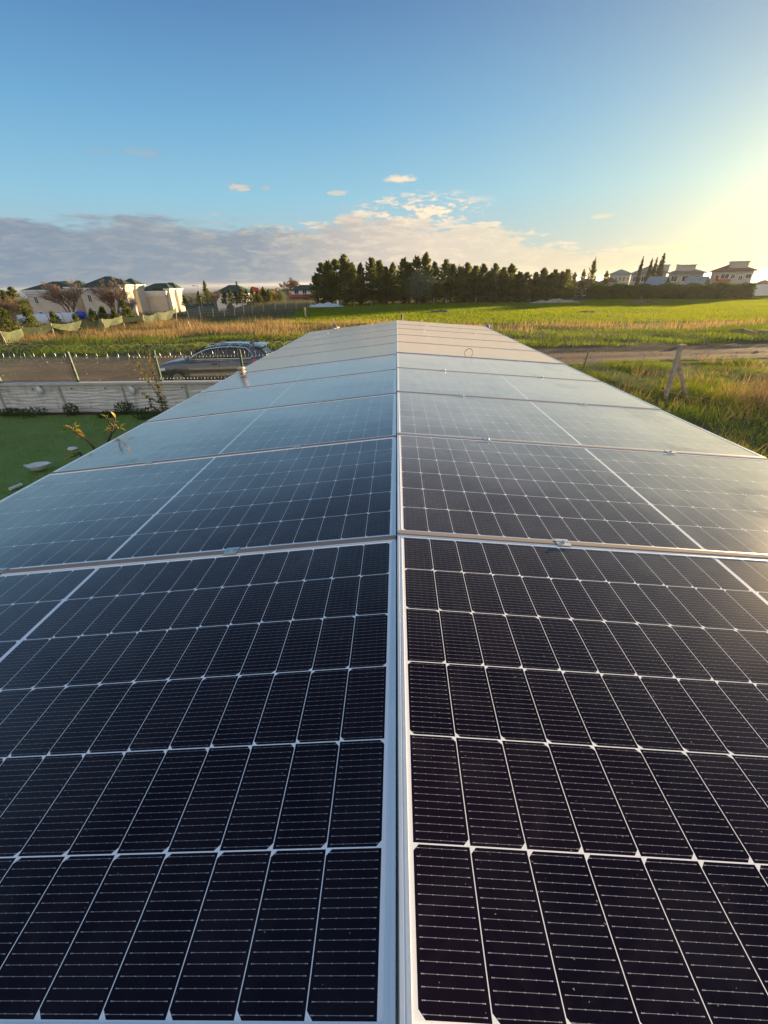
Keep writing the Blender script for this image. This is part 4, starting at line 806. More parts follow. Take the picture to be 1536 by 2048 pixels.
# back of wall soil strip
for i, px in enumerate((77, 262)):
    a = at(px, 781, WY-.12); t = thing('wall_lamp', '%s round white bulkhead lamp on the wavy white wall' % ('left' if i == 0 else 'right'), 'wall lamp', a, R(-38), 'round lamps on the garden wall')
    mb = MB(); mb.tube([(0, .09, 0), (0, .05, 0), (0, 0, 0), (0, -.03, 0)], [.085, .125, .13, .11], 20); mb.build('housing', mat('lamp_white', (.75, .75, .73), .4), t, smooth=False)
    mb = MB(); mb.tube([(0, -.031, 0), (0, -.05, 0), (0, -.058, 0)], [.098, .08, .03], 20); mb.build('diffuser', mat('lamp_glass', (.6, .62, .62), .15), t)
    mb = MB(); mb.box((.0, .05, .10), (.03, .10, .05)); mb.build('bracket', dgrey, t)
gpost = mat('green_paint', (.02, .085, .05), .45, var=.2); wirem = mat('green_wire', (.05, .10, .07), .35, .3); razor = mat('galvanised_wire', (.42, .44, .42), .4, .7)
FY = 13.42; t = thing('mesh_fence', 'green post and wire mesh fence with a razor wire coil on the garden wall', 'fence', (0, FY, 0)); PXS = [-21.0, -18.3, -15.6, -12.87, -10.28, -7.56, -4.84, -2.1, .6]
for x in PXS:
    mb = MB(); lean = RNG.normal(0, .02); mb.box((x+lean/2, 0, WZ+.5), (.06, .06, .92)); mb.box((x+lean, 0, WZ+.97), (.07, .07, .03)); mb.box((x, 0, WZ+.08), (.13, .12, .015))
    for z in (1.1, 1.35, 1.6): mb.box((x+.0, -.04, z), (.045, .03, .03))
    mb.build('post', gpost, t, bevel=.004)
mb = MB(); zt, zb_ = WZ+.88, WZ+.10
for x in np.arange(-23, 1.0, .055):
    zk = [(zb_, 0), (zb_+.03, -.0), (zb_+.055, -.035), (zb_+.08, 0), (zt-.10, 0), (zt-.075, -.035), (zt-.05, 0), (zt, 0)]
    for (z0, y0), (z1, y1) in zip(zk, zk[1:]): mb.bar((x, y0-.045, z0), (x, y1-.045, z1), .0024)
for z in (zb_, zb_+.055, zb_+.28, zb_+.46, zt-.075, zt): mb.bar((-23, -.049-(.035 if z in (zb_+.055, zt-.075) else 0), z), (1, -.049-(.035 if z in (zb_+.055, zt-.075) else 0), z), .0028)
mb.build('wire_mesh', wirem, t, fix=False)
mb = MB()
for x in np.arange(-8.2, -3.0, .11):
    for z in (zt-.075, zb_+.055):
        mb.bar((x, -.045, z+.022), (x, -.084, z), .0034); mb.bar((x, -.084, z), (x, -.045, z-.022), .0034)
mb.build('wire_fold', mat('bare_zinc_wire', (.8, .78, .72), .5, .3), t, fix=False)  # pale doubles of the mesh folds, painting in their sun glint
mb = MB(); pts = []; sp_ = .34; n_ = int(24/sp_*22); zc = 1.80
for i in range(n_):
    u = i/22*2*math.pi; x = -23+i/22*sp_; k = noise2(i/22*.9, 3, 1.0, 4); rad_ = .28*(.88+.24*float(k)); pts.append((x+.12*math.sin(u), -.02+rad_*.8*math.sin(u), zc+.03*math.sin(x*.9)+rad_*math.cos(u)))
mb.tube(pts, .0032, 3, cap=False)
mb.build('razor_coil', razor, t, fix=False)
# weeds and small shrubs at the foot of the wall
def leafy(name, label, cat, pos, H, rad, n, m_, lsz, group=None, up=.6):
    t = thing(name, label, cat, pos, 0, group); mb = MB(); rr = random.Random(int(pos[0]*100))
    for i in range(7):
        a = rr.uniform(0, 6.28); mb.tube([(0, 0, -.03), (math.cos(a)*rad*.3, math.sin(a)*rad*.3, H*.4), (math.cos(a)*rad*.7, math.sin(a)*rad*.7, H*rr.uniform(.6, .9))], [.008, .006, .002], 4)
    mb.build('stems', bark, t); v = RNG.normal(size=(n, 3)); v /= np.linalg.norm(v, axis=1, keepdims=True); v *= (RNG.random(n)**.4)[:, None]
    P = v*np.array([rad, rad*.7, H*.5])+np.array([0, 0, H*.5]); P[:, 2] = np.abs(P[:, 2]); L = lsz*RNG.uniform(.6, 1.3, n)
    part('leaves', leaf_mesh('leaves', P, v+RNG.normal(0, .5, (n, 3))+np.array([0, 0, up]), L, L*.5, m_), t); return t
leafy('shrub', 'small round dark shrub at the foot of the white wall', 'shrub', tuple(gr(147, 832)), .42, .22, 420, shrubm, .06)
for i, (px, py, h_, rd_, lb) in enumerate(((20, 832, .22, .45, 'low leafy weeds at the wall foot, at the left edge of the photo'), (62, 834, .26, .55, 'wide leafy weeds at the wall foot, left of the round shrub'), (252, 828, .36, .35, 'leafy weeds under the right wall lamp'), (215, 835, .15, .3, 'tiny weeds between the round shrub and the right wall lamp'), (292, 838, .3, .4, 'weeds at the base of the tall leafy sapling'))):
    leafy('weed_clump', lb, 'weeds', tuple(gr(px, py)), h_, rd_, 300, shrubm, .075, 'weeds along the foot of the wall')
# brown soil strip at the wall foot
mb = MB(); mb.add([(-24, 12.95, .02), (2, 12.95, .02), (2, 13.3, .02), (-24, 13.3, .02)], [(0, 1, 2, 3)]); o = mb.build('soil_strip', soil('strip_soil', (.09, .06, .04), (.05, .045, .02), 2, 12, .8)); tag(o, kind='structure')
# tall sapling
def twig_tree(name, label, cat, stems, m_, lsz, dens, base, lit=None):
    t = thing(name, label, cat, base); B = Vector(base); mb = MB(); P = []; D = []
    for pts_, r0 in stems:
        pts_ = [Vector(p)-B for p in pts_]; mb.tube(pts_, [r0*(1-.75*i/(len(pts_)-1)) for i in range(len(pts_))], 5)
        for a_, b_ in zip(pts_, pts_[1:]):
            for k in range(max(1, int((b_-a_).length*dens))):
                P.append(a_.lerp(b_, random.random())+Vector((random.gauss(0, .012), random.gauss(0, .012), 0))); D.append(Vector((random.gauss(0, .8), random.gauss(0, .8), random.uniform(-.5, .7))))
    mb.build('stems', bark, t); P = np.array(P); D = np.array(D); L = lsz*RNG.uniform(.6, 1.25, len(P)); part('leaves', leaf_mesh('leaves', P, D, L, L*.5, m_), t); return t
Y = 12.2; S = lambda px, py, yy=Y: at(px, py, yy)
base = tuple(gr(330, 846))
yb = base[1]; st = [([base, S(322, 800, yb), S(312, 760, yb), S(303, 730, yb), S(296, 698, yb)], .016), ([S(322, 800, yb), S(300, 765, yb), S(286, 742, yb), S(272, 724, yb)], .010), ([S(322, 805, yb), S(305, 800, yb), S(290, 790, yb), S(281, 786, yb)], .008), ([base, S(332, 815, yb), S(326, 790, yb), S(318, 770, yb)], .009), ([base, S(316, 822, yb), S(304, 812, yb), S(300, 800, yb)], .008)]
twig_tree('sapling', 'tall thin sapling with small golden leaves before the garden wall', 'sapling', st, leafmat('sapling_leaves', (.10, .11, .03), (.22, .17, .05), .45), .085, 110, base)
# leafy branch tips of two young fruit trees beside the eave
bigleaf = goldm
def curved_leaf(mb, p, d, L, w_):
    d = d.normalized(); s_ = d.cross(Vector((random.gauss(0, .4), random.gauss(0, .4), 1))).normalized(); n_ = s_.cross(d)
    rows = []
    for i in range(7):
        f = i/6; c = p+d*L*f+n_*(-.28*L*f*f); ww = w_*math.sin(math.pi*min(1, f*.92+.06))**.8
        rows.append([c-s_*ww+n_*ww*.45, c, c+s_*ww+n_*ww*.45])
    vs = [q for r in rows for q in r]; mb.add(vs, [(i*3+k, i*3+k+1, (i+1)*3+k+1, (i+1)*3+k) for i in range(6) for k in range(2)])
def branch(label, base, stems, leaves):
    t = thing('fruit_tree', label, 'young tree', base); B = Vector(base); mb = MB()
    mb.tube([(0, 0, -.02), Vector(stems[0][0])-B], [.014, .009], 7)
    for pts_ in stems: q = [Vector(p)-B for p in pts_]; mb.tube(q, [.009*(1-.6*i/(len(q)-1)) for i in range(len(q))], 6)
    mb.build('branches', bark, t, smooth=True)
    mb = MB()
    for p, d, L in leaves: curved_leaf(mb, Vector(p)-B, Vector(d), L*.74, L*.17)
    o = mb.build('leaves', leaf_big, t, fix=False, smooth=True)
leaf_big = bpy.data.materials.new('fruit_leaf'); leaf_big.use_nodes = True; nt = leaf_big.node_tree; nt.nodes.clear(); N = NT(nt)
oi = N.noise(N.n('ShaderNodeTexCoord').outputs['Object'], 9, 3); c = N.mix(N.rng(oi, .38, .62), (.13, .17, .03, 1), (.42, .25, .05, 1)); d = N.n('ShaderNodeBsdfPrincipled'); N.put(d.inputs['Base Color'], c); d.inputs['Roughness'].default_value = .4
tr = N.n('ShaderNodeBsdfTranslucent'); N.put(tr.inputs['Color'], N.mix(1.0, c, (1.6, 1.5, .8, 1), 'MULTIPLY')); mx = N.n('ShaderNodeMixShader'); mx.inputs[0].default_value = .5; N.put(mx.inputs[1], d.outputs[0]); N.put(mx.inputs[2], tr.outputs[0]); N.put(N.n('ShaderNodeOutputMaterial').inputs[0], mx.outputs[0])
def mk(label, Yb, stempx, leafpx):
    stems = [[at(x, y, Yb+dy) for x, y, dy in st] for st in stempx]; r0 = stems[0][0]
    lv = []
    for x, y, dx_, dy_, l in leafpx: p = at(x, y, Yb); lv.append((p, Vector((dx_, random.uniform(-.5, .5), dy_)), l))
    branch(label, (r0.x-.05, r0.y, 0), stems, lv)
mk('golden leaved branch tips rising behind the eave, right of the other', 3.3, [[(216, 885, 0), (222, 868, 0), (227, 852, 0), (231, 835, 0)], [(223, 866, 0), (232, 858, .05), (241, 853, .05)], [(226, 852, 0), (218, 845, -.05), (212, 832, -.05)]],
   [(231, 836, .15, 1, .085), (229, 842, -1, .5, .09), (228, 846, .9, .5, .07), (226, 852, -1, -.05, .09), (241, 853, 1, .5, .095), (240, 856, .7, -.5, .08), (222, 862, -1, .3, .085), (219, 868, -1, .0, .08), (226, 862, -.6, 1, .08), (236, 857, .3, 1, .07), (212, 834, -.8, .7, .07), (213, 838, .4, .9, .06), (220, 875, .8, .1, .06), (218, 880, -.7, .3, .06), (243, 862, .3, -1, .08)])
mk('golden leaved branch tips reaching over the lawn, left of the other', 3.25, [[(186, 893, -.1), (172, 880, -.05), (156, 868, 0), (145, 862, 0), (138, 853, 0)], [(156, 868, 0), (150, 858, 0), (150, 850, .0)]],
   [(138, 853, -1, .15, .10), (140, 858, -1, -.1, .10), (145, 861, .8, .7, .11), (148, 861, 1, .05, .11), (150, 852, .5, 1, .08), (152, 864, 1, -.35, .10), (144, 860, -.5, .9, .08), (158, 870, -.8, -.5, .06), (165, 876, .2, .8, .05), (170, 880, 1, .2, .06), (176, 884, -.3, -1, .05), (181, 888, .9, .4, .06)])
mk('low leafy shoots along the eave beside the lawn', 3.0, [[(160, 905, 0), (150, 912, 0), (140, 915, 0)], [(152, 911, 0), (146, 905, 0)]], [(150, 912, -.9, .3, .05), (146, 906, -.2, .9, .05), (140, 915, -1, 0, .06), (155, 908, .4, .8, .05), (136, 917, -1, -.4, .05)])

# ---------------------------------------------------------------- small things on the lawn and roof edge
wp = mat('worn_white_plastic', (.62, .66, .68), .4, var=.1)
a = gr(82, 944); t = thing('basin', 'white plastic basin lying on the lawn by the eave', 'basin', (a.x, a.y, .05), R(15)); t.scale = (.78, .78, .9)
rings = []; nk = 20
for r_, z in ((.15, .02), (.20, .07), (.235, .13), (.255, .145), (.25, .155), (.225, .14), (.19, .075), (.15, .035)):
    rings.append([(r_*1.15*math.cos(2*math.pi*k/nk), r_*.85*math.sin(2*math.pi*k/nk), z) for k in range(nk)])
mb = MB(); mb.loft(rings); mb.build('bowl', wp, t, smooth=True); mb = MB()
for s_ in (-1, 1): mb.tube([(s_*.27, -.06, .145), (s_*.33, -.03, .16), (s_*.33, .03, .16), (s_*.27, .06, .145)], .012, 6)
mb.build('handle', wp, t)
a = gr(147, 900); mb = MB(); rr = random.Random(3)
vs = [(rr.uniform(.9, 1.1)*.13*math.cos(2*math.pi*k/9)*q, .09*math.sin(2*math.pi*k/9)*q, z+rr.uniform(-.012, .012)) for q, z in ((1, .02), (.75, .06), (.2, .075)) for k in range(9)]
mb.add(vs, [(i*9+k, i*9+(k+1) % 9, (i+1)*9+(k+1) % 9, (i+1)*9+k) for i in range(2) for k in range(9)]+[tuple(range(18, 27))]); o = mb.build('plastic_bag', wp); o.location = (a.x, a.y, .01); tag(o, 'crumpled white bag on the grass behind the basin', 'bag')
a = gr(22, 984); b2 = gr(46, 974); mb = MB(); mb.tube([a+Vector((0, 0, .06)), b2+Vector((0, 0, .06))], .035, 12); o = mb.build('pipe', wp); tag(o, 'short white pipe on the grass near the left edge of the photo', 'pipe')
# louvred light on the left eave
a = at(489, 757, 5.55); hz = at(487, 731, 5.55).z; t = thing('bollard_light', 'small layered garden light rising over the left eave by the car', 'light', (a.x-.02, 5.55, 0)); H = hz
mb = MB(); mb.box((0, 0, (H-.20)/2), (.05, .05, H-.20)); mb.build('pole', mat('pale_metal', (.6, .55, .5), .5), t)
for k in range(4):
    mb = MB(); z = H-.175+k*.045; mb.add([(-.045, -.045, z), (.045, -.045, z), (.045, .045, z), (-.045, .045, z), (-.03, -.03, z+.022), (.03, -.03, z+.022), (.03, .03, z+.022), (-.03, .03, z+.022)], [(0, 3, 2, 1), (4, 5, 6, 7), (0, 1, 5, 4), (1, 2, 6, 5), (2, 3, 7, 6), (3, 0, 4, 7)]); mb.build('louvre', mat('cream_enamel', (.55, .45, .34), .5), t)
mb = MB(); mb.box((0, 0, H-.10), (.04, .04, .16)); mb.build('lamp_core', mat('amber_glass', (.4, .2, .08), .3), t)
# lantern beyond the far edge
a = at(671, 664, 11.95); zt = at(670, 645, 11.95).z; t = thing('lantern', 'small pointed lantern standing over the far left roof edge', 'lantern', (a.x, 11.95, 0)); H = zt
cu2 = mat('aged_copper', (.30, .24, .19), .5, .5); mb = MB(); mb.tube([(0, 0, 0), (0, 0, H-.30)], .03, 8); mb.build('post', cu2, t)
mb = MB(); mb.tube([(0, 0, H-.30), (0, 0, H-.285)], .075, 6); mb.build('base_plate', cu2, t)
mb = MB(); mb.tube([(0, 0, H-.284), (0, 0, H-.125)], [.06, .085], 6); mb.build('glass', mat('lantern_glass', (.55, .45, .33), .2), t)
mb = MB()
for k in range(6): a2 = k*math.pi/3; mb.bar((.062*math.cos(a2), .062*math.sin(a2), H-.284), (.088*math.cos(a2), .088*math.sin(a2), H-.125), .007)
mb.build('cage', cu2, t); mb = MB(); mb.tube([(0, 0, H-.124), (0, 0, H-.11), (0, 0, H-.06), (0, 0, H-.035), (0, 0, H-.028), (0, 0, H)], [.125, .12, .05, .018, .022, .003], 6); mb.build('cap', cu2, t)
a = at(804, 640, 12.3); zt = at(804, 629, 12.3).z; mb = MB(); mb.tube([(0, 0, 0), (0, 0, zt-.06)], .022, 8); mb.tube([(0, 0, zt-.06), (0, 0, zt)], .03, 8); o = mb.build('pole', dgrey); o.location = (a.x, 12.3, 0); tag(o, 'thin dark pole showing just beyond the far end of the ridge', 'pole')
a = at(975, 655, 11.72); mb = MB(); mb.tube([(0, 0, -.14), (0, 0, 0), (0, 0, .05), (0, 0, .075)], [.05, .055, .045, .015], 10); mb.box((.05, 0, -.03), (.07, .06, .05)); o = mb.build('blue_cap', mat('blue_paint', (.10, .16, .42), .5)); o.location = a; tag(o, 'small blue capped fitting at the far right corner of the roof', 'fitting')
# cable loop sticking up between two panels
a = at(937, 713, 5.93); mb = MB(); mb.tube([(a.x+.055*math.cos(u), a.y+.01*math.sin(u*2), a.z+.045+.055*math.sin(u)) for u in np.linspace(-1.9, 4.7, 26)], .0035, 6, cap=True); o = mb.build('cable_loop', mat('black_cable', (.01, .01, .01), .5), smooth=True); tag(o, 'black cable loop standing up from a joint of the right slope', 'cable')

# ---------------------------------------------------------------- right hand fence
conc2 = mat('old_concrete', (.40, .35, .29), .95, var=.3, vscale=9, bump=.6, bscale=40)
b0 = gr(1330, 797); t0 = at(1363, 690, b0.y); b1 = gr(1378, 794); t1 = at(1357, 722, b1.y-.05); t = thing('braced_post', 'leaning grey concrete post with a diagonal brace beside the track', 'fence post', tuple(b0))
mb = MB(); mb.bar(Vector((0, 0, -.15)), t0-b0, .125, .11); mb.build('post', conc2, t, bevel=.012); mb = MB(); mb.bar(b1-b0-Vector((0, 0, .15)), t1-b0+Vector((0, .06, 0)), .11, .10); mb.build('brace', conc2, t, bevel=.012)
a = gr(1163, 742); q = at(1176, 706, a.y); t = thing('chain_link_fence', 'sagging chain link fence on a thin dark rod right of the roof', 'fence', tuple(a))
mb = MB(); mb.tube([(0, 0, -.3), q-a], .022, 8); mb.build('post', mat('rusty_rod', (.10, .05, .035), .8), t)
mb = MB(); A0 = Vector((0, 0, .0)); A1 = q-a; B0 = b0+Vector((-.05, .1, .05))-a; B1 = (b0.lerp(t0, .55))-a
def fp(u, v):
    p = A0.lerp(B0, u).lerp(A1.lerp(B1, u), v); return p+Vector((.06*math.sin(u*9+v*2), .05*math.sin(u*7), -.45*math.sin(math.pi*u)*v-.05*math.sin(u*13)*v))
nu, nv = 30, 9
for i in range(-nv, nu):
    for sgn in (1, -1):
        seg = []
        for j in range(nv+1):
            u = (i+j)/nu if sgn > 0 else (i+nv-j)/nu
            if 0 <= u <= .93: seg.append(fp(u, j/nv))
        for p, r_ in zip(seg, seg[1:]): mb.bar(p, r_, .0055)
mb.build('chain_link', mat('bright_wire', (.55, .5, .42), .35, .8), t, fix=False)
mb = MB(); pts = [a+fp(.95, .2), gr(1400, 800)+Vector((0, 0, .05)), gr(1440, 815)+Vector((0, 0, .12)), gr(1490, 800)+Vector((0, 0, .05)), gr(1530, 812)+Vector((0, 0, .1))]; mb.tube(pts, .008, 5); o = mb.build('loose_wire', razor); tag(o, 'loose grey wire trailing through the brown weeds', 'wire')
a = gr(1362, 697); mb = MB(); mb.box((0, 0, .10), (.42, .3, .26)); o = mb.build('stone_block', conc2, bevel=.03); o.location = (a.x, a.y, 0); tag(o, 'pale concrete block lying on the far side of the track', 'block')
# tall dead stalks standing above the weeds
for i, (px, py, top_, lb) in enumerate(((1290, 716, 706, 'small dry plant on the track edge'), (285, 752, 730, 'left of two dry stalks on the dirt behind the wall'), (335, 750, 728, 'right of two dry stalks on the dirt behind the wall'))):
    a = gr(px, py); h_ = max(at(px, top_, a.y).z, .25); t = thing('dry_stalk', lb, 'dry plant', (a.x, a.y, .05)); part('stems', bare_mesh(60+i, h_*1.0, .3, 3, stems=3, r0=.006, fine=.004), t)

# ---------------------------------------------------------------- parked car
CY = 17.75; xn, xt = at(312, 745, 17.0).x, at(549, 703, 17.9).x; CL = xt-xn
car = thing('parked_car', 'dark grey blue crossover car parked behind the garden wall', 'car', ((xn+xt)/2, CY, .0), R(1.5)); car.scale = (CL/4.72, 1, 1)
paint = bpy.data.materials.new('car_paint'); paint.use_nodes = True; b = paint.node_tree.nodes['Principled BSDF']; b.inputs['Base Color'].default_value = (.085, .095, .12, 1); b.inputs['Metallic'].default_value = .65; b.inputs['Roughness'].default_value = .32; b.inputs['Coat Weight'].default_value = 1; b.inputs['Coat Roughness'].default_value = .04
glass = mat('car_glass', (.012, .016, .018), .05, spec=.8); chrome = mat('chrome', (.8, .8, .8), .15, 1.0); blk = mat('black_plastic', (.02, .02, .02), .6); tyre_m = mat('tyre', (.02, .02, .02), .9)
def smooth_interp(x, tab, c): return float(np.interp(x, [r[0] for r in tab], [r[c] for r in tab]))
LB = [(-2.36, .42, .60, .60), (-2.30, .30, .74, .74), (-2.12, .24, .86, .84), (-1.75, .22, .95, .90), (-1.2, .22, 1.01, .925), (-.9, .22, 1.03, .93), (0, .22, 1.05, .935), (1.0, .22, 1.08, .935), (1.7, .22, 1.10, .92), (2.05, .25, 1.11, .88), (2.25, .34, 1.08, .80), (2.36, .48, .98, .70)]
def body_y(x, z):
    zb, zt, hw = (smooth_interp(x, LB, c) for c in (1, 2, 3)); f = (z-zb)/(zt-zb)
    return float(np.interp(f, [0, .08, .22, .45, .62, .80, .93, 1.0], [hw*.93, hw*.98, hw, hw*.985, hw*1.0, hw*.975, hw*.93, hw*.86]))
rings = []
for x in np.linspace(-2.36, 2.36, 48):
    zb, zt, hw = (smooth_interp(x, LB, c) for c in (1, 2, 3)); ring = []
    fs = [0, .04, .10, .22, .34, .45, .55, .62, .72, .80, .87, .93, .97, 1.0]
    for f in fs: z = zb+(zt-zb)*f; ring.append((x, -body_y(x, z), z))
    for k in (.6, .3, 0, -.3, -.6): ring.append((x, -hw*.86*k, zt+.035*(1-k*k)))
    for f in reversed(fs): z = zb+(zt-zb)*f; ring.append((x, body_y(x, z), z))
    rings.append(ring)
mb = MB(); mb.loft(rings); mb.build('body', paint, car, smooth=True)
CB = [(-1.15, 1.02, .80), (-.95, 1.14, .76), (-.6, 1.34, .69), (-.25, 1.49, .65), (.05, 1.555, .635), (.5, 1.60, .63), (.9, 1.60, .625), (1.3, 1.575, .615), (1.7, 1.52, .60), (1.88, 1.47, .58), (2.0, 1.34, .64), (2.12, 1.20, .70), (2.22, 1.08, .74)]
def cab(x): return smooth_interp(x, CB, 1), smooth_interp(x, CB, 2)
def cab_y(x, z):
    zt, wt = cab(x); return .875+(wt-.875)*min(1, max(0, (z-.98)/max(zt-.05-.98, .02)))
rings = []
for x in np.linspace(-1.15, 2.22, 50):
    zt, wt = cab(x); zs = np.linspace(.98, zt-.05, 8)
    L_ = [(x, -cab_y(x, z), z) for z in zs]; top_ = [(x, -wt*math.cos(u)*.985, zt-.05+.05*math.sin(u)) for u in np.linspace(.35, math.pi-.35, 7)]; Rr = [(x, -q[1], q[2]) for q in reversed(L_)]
    rings.append(L_+top_+Rr)
mb = MB(); mb.loft(rings); mb.build('cabin', paint, car, smooth=True)
def pane_side(x0, x1, zb, s_, name='side_window', m_=glass, off=.006, ztf=None, n=12):
    mb = MB(); rows = []
    for x in np.linspace(x0, x1, n):
        zt = ztf(x); zt = max(zt, zb+.01); rows.append([(x, s_*(cab_y(x, z)+off), z) for z in np.linspace(zb, zt, 5)]+[(x, s_*(cab_y(x, z)-.01), z) for z in np.linspace(zt, zb, 5)])
    mb.loft(rows); return mb.build(name, m_, car, smooth=True)
upper = lambda x: min(cab(x)[0]-.115, 1.485-.25*max(0, x-1.15)**1.4)
for s_ in (-1, 1):
    pane_side(-.86, .30, 1.10, s_, ztf=upper); pane_side(.36, 1.10, 1.11, s_, ztf=upper); pane_side(1.14, 1.62, 1.14, s_, ztf=lambda x: upper(x)-.55*max(0, x-1.30)**1.5)
    mb = MB(); up = [(x, s_*(cab_y(x, upper(x)+.018)+.012), upper(x)+.018) for x in np.linspace(-.88, 1.45, 24)]+[(1.60, s_*(cab_y(1.60, 1.3)+.012), 1.30), (1.68, s_*(cab_y(1.68, 1.2)+.012), 1.20), (1.62, s_*(cab_y(1.62, 1.12)+.012), 1.125)]
    lo = [(x, s_*(cab_y(x, 1.09)+.012), 1.085+.012*(x+.9)/2.5) for x in np.linspace(1.60, -1.0, 20)]
    mb.tube(up+lo, .017, 5); mb.build('chrome_trim', chrome, car, smooth=True)
    for x in (-.2, 1.02):
        h_ = MB(); y = s_*(body_y(x+.35, .90)+.012); h_.tube([(x+.25, y-.012*s_, .905), (x+.28, y+.012*s_, .905), (x+.42, y+.012*s_, .91), (x+.45, y-.012*s_, .91)], .021, 8); dd = MB()
        zc_ = np.linspace(.30, 1.02, 14); xx = x-.55 if x < 0 else x-.68
        for z0, z1 in zip(zc_, zc_[1:]): dd.bar((x+.54, s_*(body_y(x+.54, z0)+.0008), z0), (x+.54, s_*(body_y(x+.54, z1)+.0008), z1), .012)
        if x < 0:
            for z0, z1 in zip(zc_, zc_[1:]): dd.bar((xx-.25, s_*(body_y(xx-.25, z0)+.0008), z0), (xx-.25, s_*(body_y(xx-.25, z1)+.0008), z1), .006)
        d_ = dd.build('door_seam', blk, car); h_.build('door_handle', blk, car)
    mb = MB(); mb.tube([(-.80, s_*.90, 1.09), (-.80, s_*.97, 1.10)], .02, 6); mb.loft([[(-.93+a_, s_*(.96+.05*c_), 1.10+d_) for a_, c_, d_ in ((0, 0, -.05), (.0, 1, -.05), (0.02, 1.6, 0), (0, 1, .09), (0, 0, .09))], [(-.78+a_, s_*(.96+.05*c_), 1.10+d_) for a_, c_, d_ in ((0, 0, -.06), (.0, 1.6, -.06), (0, 2.8, 0), (0, 1.6, .10), (0, 0, .10))]]); mb.build('door_mirror', paint, car)
    for wx in (-1.42, 1.30):
        mb = MB(); y = s_*(body_y(wx, .45)+.004); mb.tube([(wx, y-.05*s_, .34), (wx, y, .34)], .405, 28); mb.build('wheel_arch', blk, car)
        mb = MB(); y = s_*.90; mb.tube([(wx, y-.20*s_, .34), (wx, y-.19*s_, .34), (wx, y, .34), (wx, y+.035*s_, .34)], [.30, .34, .34, .30], 30); ty = mb.build('wheel', tyre_m, car)
        mb = MB(); mb.tube([(wx, y+.030*s_, .34), (wx, y+.042*s_, .34)], [.235, .225], 26)
        for k in range(5): u = k*2*math.pi/5; mb.bar((wx, y+.045*s_, .34), (wx+.21*math.cos(u), y+.045*s_, .34+.21*math.sin(u)), .05, .02)
        mb.build('rim', mat('alloy', (.35, .36, .38), .3, .9), ty)
    mb = MB(); zz = np.linspace(0, 1, 6); rows = [[(1.72+.58*f, s_*(body_y(1.72+.58*f, z)+.014), z) for z in (.84-.02*f, .95-.0*f, 1.04+.015*f)]+[(1.72+.58*f, s_*(body_y(1.72+.58*f, z)-.03), z) for z in (1.04+.015*f, .84-.02*f)] for f in zz]; mb.loft(rows); mb.build('tail_light', mat('red_lens', (.55, .01, .015), .12, coat=1), car)
    mb = MB(); rows = [[(-2.24+.36*f, s_*(body_y(-2.24+.36*f, z)+.006), z) for z in (.66+.03*f, .74+.05*f)]+[(-2.24+.36*f, s_*(body_y(-2.24+.36*f, z)-.03), z) for z in (.74+.05*f, .66+.03*f)] for f in zz]; mb.loft(rows); mb.build('headlight', mat('lamp_lens', (.6, .63, .65), .08, coat=1), car)
    mb = MB(); rows = []
    for x in np.linspace(-.6, 1.75, 20): zt, wt = cab(x); rows.append((x, s_*(wt-.055), zt+.018))
    mb.tube(rows, .012, 6); mb.build('roof_rail', blk, car)
mb = MB(); rows = [[(x, y, cab(x)[0]+(.010 if abs(y) < .62 else -.02)-.06*(abs(y)/.7)**2*0) for y in np.linspace(-.60, .60, 7)]+[(x, y, cab(x)[0]-.02) for y in (.6, -.6)] for x in np.linspace(-.98, -.28, 8)]; mb.loft(rows); mb.build('windscreen', glass, car, smooth=True)
mb = MB(); rows = [[(x+.012, y, cab(x)[0]+.010) for y in np.linspace(-.56, .56, 7)]+[(x, y, cab(x)[0]-.02) for y in (.56, -.56)] for x in np.linspace(1.93, 2.16, 6)]; mb.loft(rows); mb.build('rear_window', glass, car, smooth=True)
mb = MB(); mb.loft([[(1.72, y, 1.535+.02*(1-(y/.62)**2)), (2.06, y*.98, 1.475+.02*(1-(y/.62)**2)), (2.06, y*.98, 1.455+.01*(1-(y/.62)**2)), (1.74, y, 1.47)] for y in np.linspace(-.6, .6, 10)]); mb.build('spoiler', paint, car, smooth=False)
mb = MB(); mb.loft([[(1.42, -.035, 1.56), (1.42, .035, 1.56), (1.44, 0, 1.60)], [(1.56, -.03, 1.545), (1.56, .03, 1.545), (1.57, 0, 1.68)], [(1.62, -.02, 1.535), (1.62, .02, 1.535), (1.62, 0, 1.67)]]); mb.build('antenna_fin', paint, car)
mb = MB(); mb.box((2.35, 0, .55), (.06, 1.2, .22)); mb.build('rear_bumper', blk, car, bevel=.02); mb = MB(); mb.box((-2.35, 0, .52), (.05, 1.1, .26)); mb.build('grille', blk, car, bevel=.02)

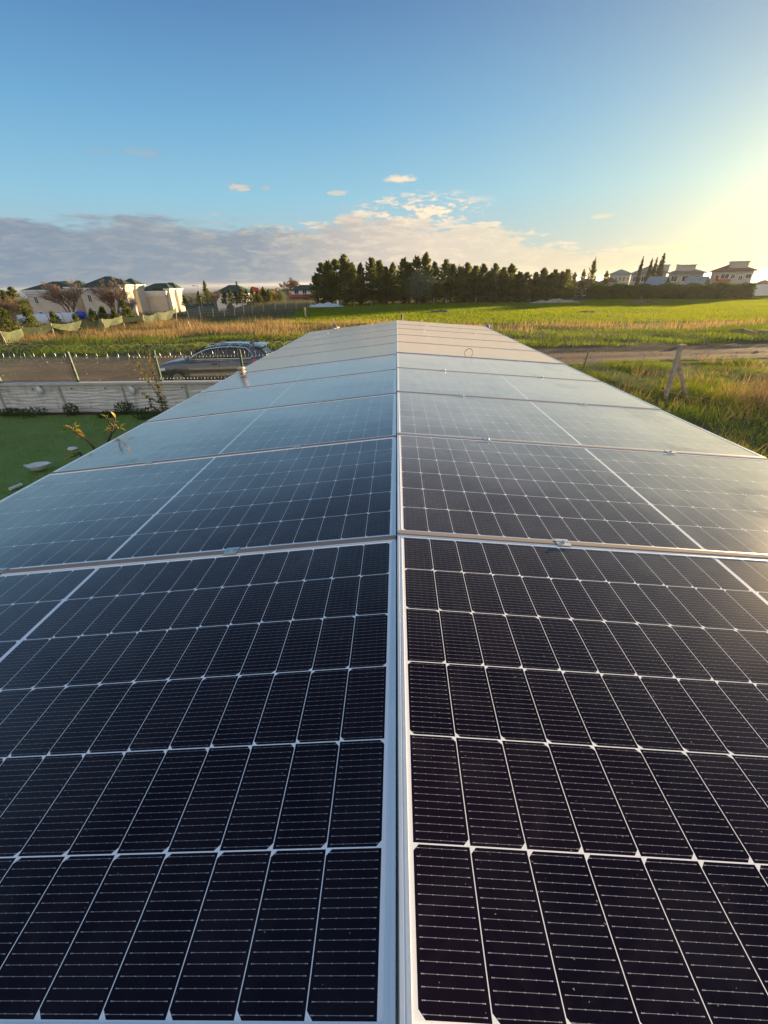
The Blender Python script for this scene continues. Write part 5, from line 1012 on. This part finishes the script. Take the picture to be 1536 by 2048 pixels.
# stones and clods on the track
P = []; mb = MB()
for i in range(900):
    x = RNG.uniform(-30, 34); c = road_c(x); h = road_hw(x); y = c+RNG.uniform(-1.15, 1.15)*h; r_ = .02+.05*RNG.random()**3
    v = [Vector((x, y, .07))+Vector((a_*r_*RNG.uniform(.6, 1.3), b_*r_*RNG.uniform(.6, 1.3), c_*r_*RNG.uniform(.5, 1))) for a_, b_, c_ in ((1, 0, 0), (-1, 0, 0), (0, 1, 0), (0, -1, 0), (0, 0, 1), (0, 0, -1))]
    mb.add(v, [(0, 2, 4), (2, 1, 4), (1, 3, 4), (3, 0, 4), (2, 0, 5), (1, 2, 5), (3, 1, 5), (0, 3, 5)])
o = mb.build('gravel', mat('track_stones', (.30, .24, .18), .95, var=.3), fix=False); tag(o, 'scattered stones and clods on the dirt road', 'gravel', kind='stuff')
P = scatter(26000, -40, 36, 15, 31, lambda x, y: np.where(np.abs(y-road_c(x)) < road_hw(x)*1.1, np.clip(1.3*(np.exp(-((y-road_c(x))/.45)**2)*.35+(noise2(x, y, 1.4, 5) > .66)*.6+(np.abs(y-road_c(x)) > road_hw(x)*.8)*.5), 0, 1), 0)*.45, .05)
blades('track_grass', P, RNG.uniform(.03, .13, len(P)), np.full(len(P), .02), RNG.random(len(P)), green, 'thin tufts of grass between and beside the wheel ruts', 'grass', .5)

# evening air: even, thin haze round the whole scene
me = MB(); me.box((-1500, 500, -39.5), (21600, 19200, 101))
hz_ = bpy.data.materials.new('haze_air'); hz_.use_nodes = True; nt = hz_.node_tree; nt.nodes.clear(); N = NT(nt)
pv = N.n('ShaderNodeVolumePrincipled'); pv.inputs['Density'].default_value = .00015; pv.inputs['Color'].default_value = (.93, .95, 1, 1); pv.inputs['Anisotropy'].default_value = .55
N.put(N.n('ShaderNodeOutputMaterial').inputs['Volume'], pv.outputs[0]); o = me.build('haze', hz_); tag(o, 'thin evening haze over the fields and the sea', 'haze', kind='stuff')

P = scatter(26000, 12, 24, 11, 17, lambda x, y: np.clip(2.2*np.exp(-(((x-14.2)/2.2)**2+((y-13.4)/1.3)**2))+1.6*np.exp(-(((x-17.5)/2.0)**2+((y-15.2)/1.2)**2)), 0, 1), .02)
blades('scrub', P, RNG.uniform(.15, .8, len(P)), np.full(len(P), .011), RNG.random(len(P)), leafmat('scrub_stalks', (.12, .075, .045), (.26, .17, .10), .3), 'tangled brown scrub near the right edge beyond the leaning posts', 'scrub', .8)
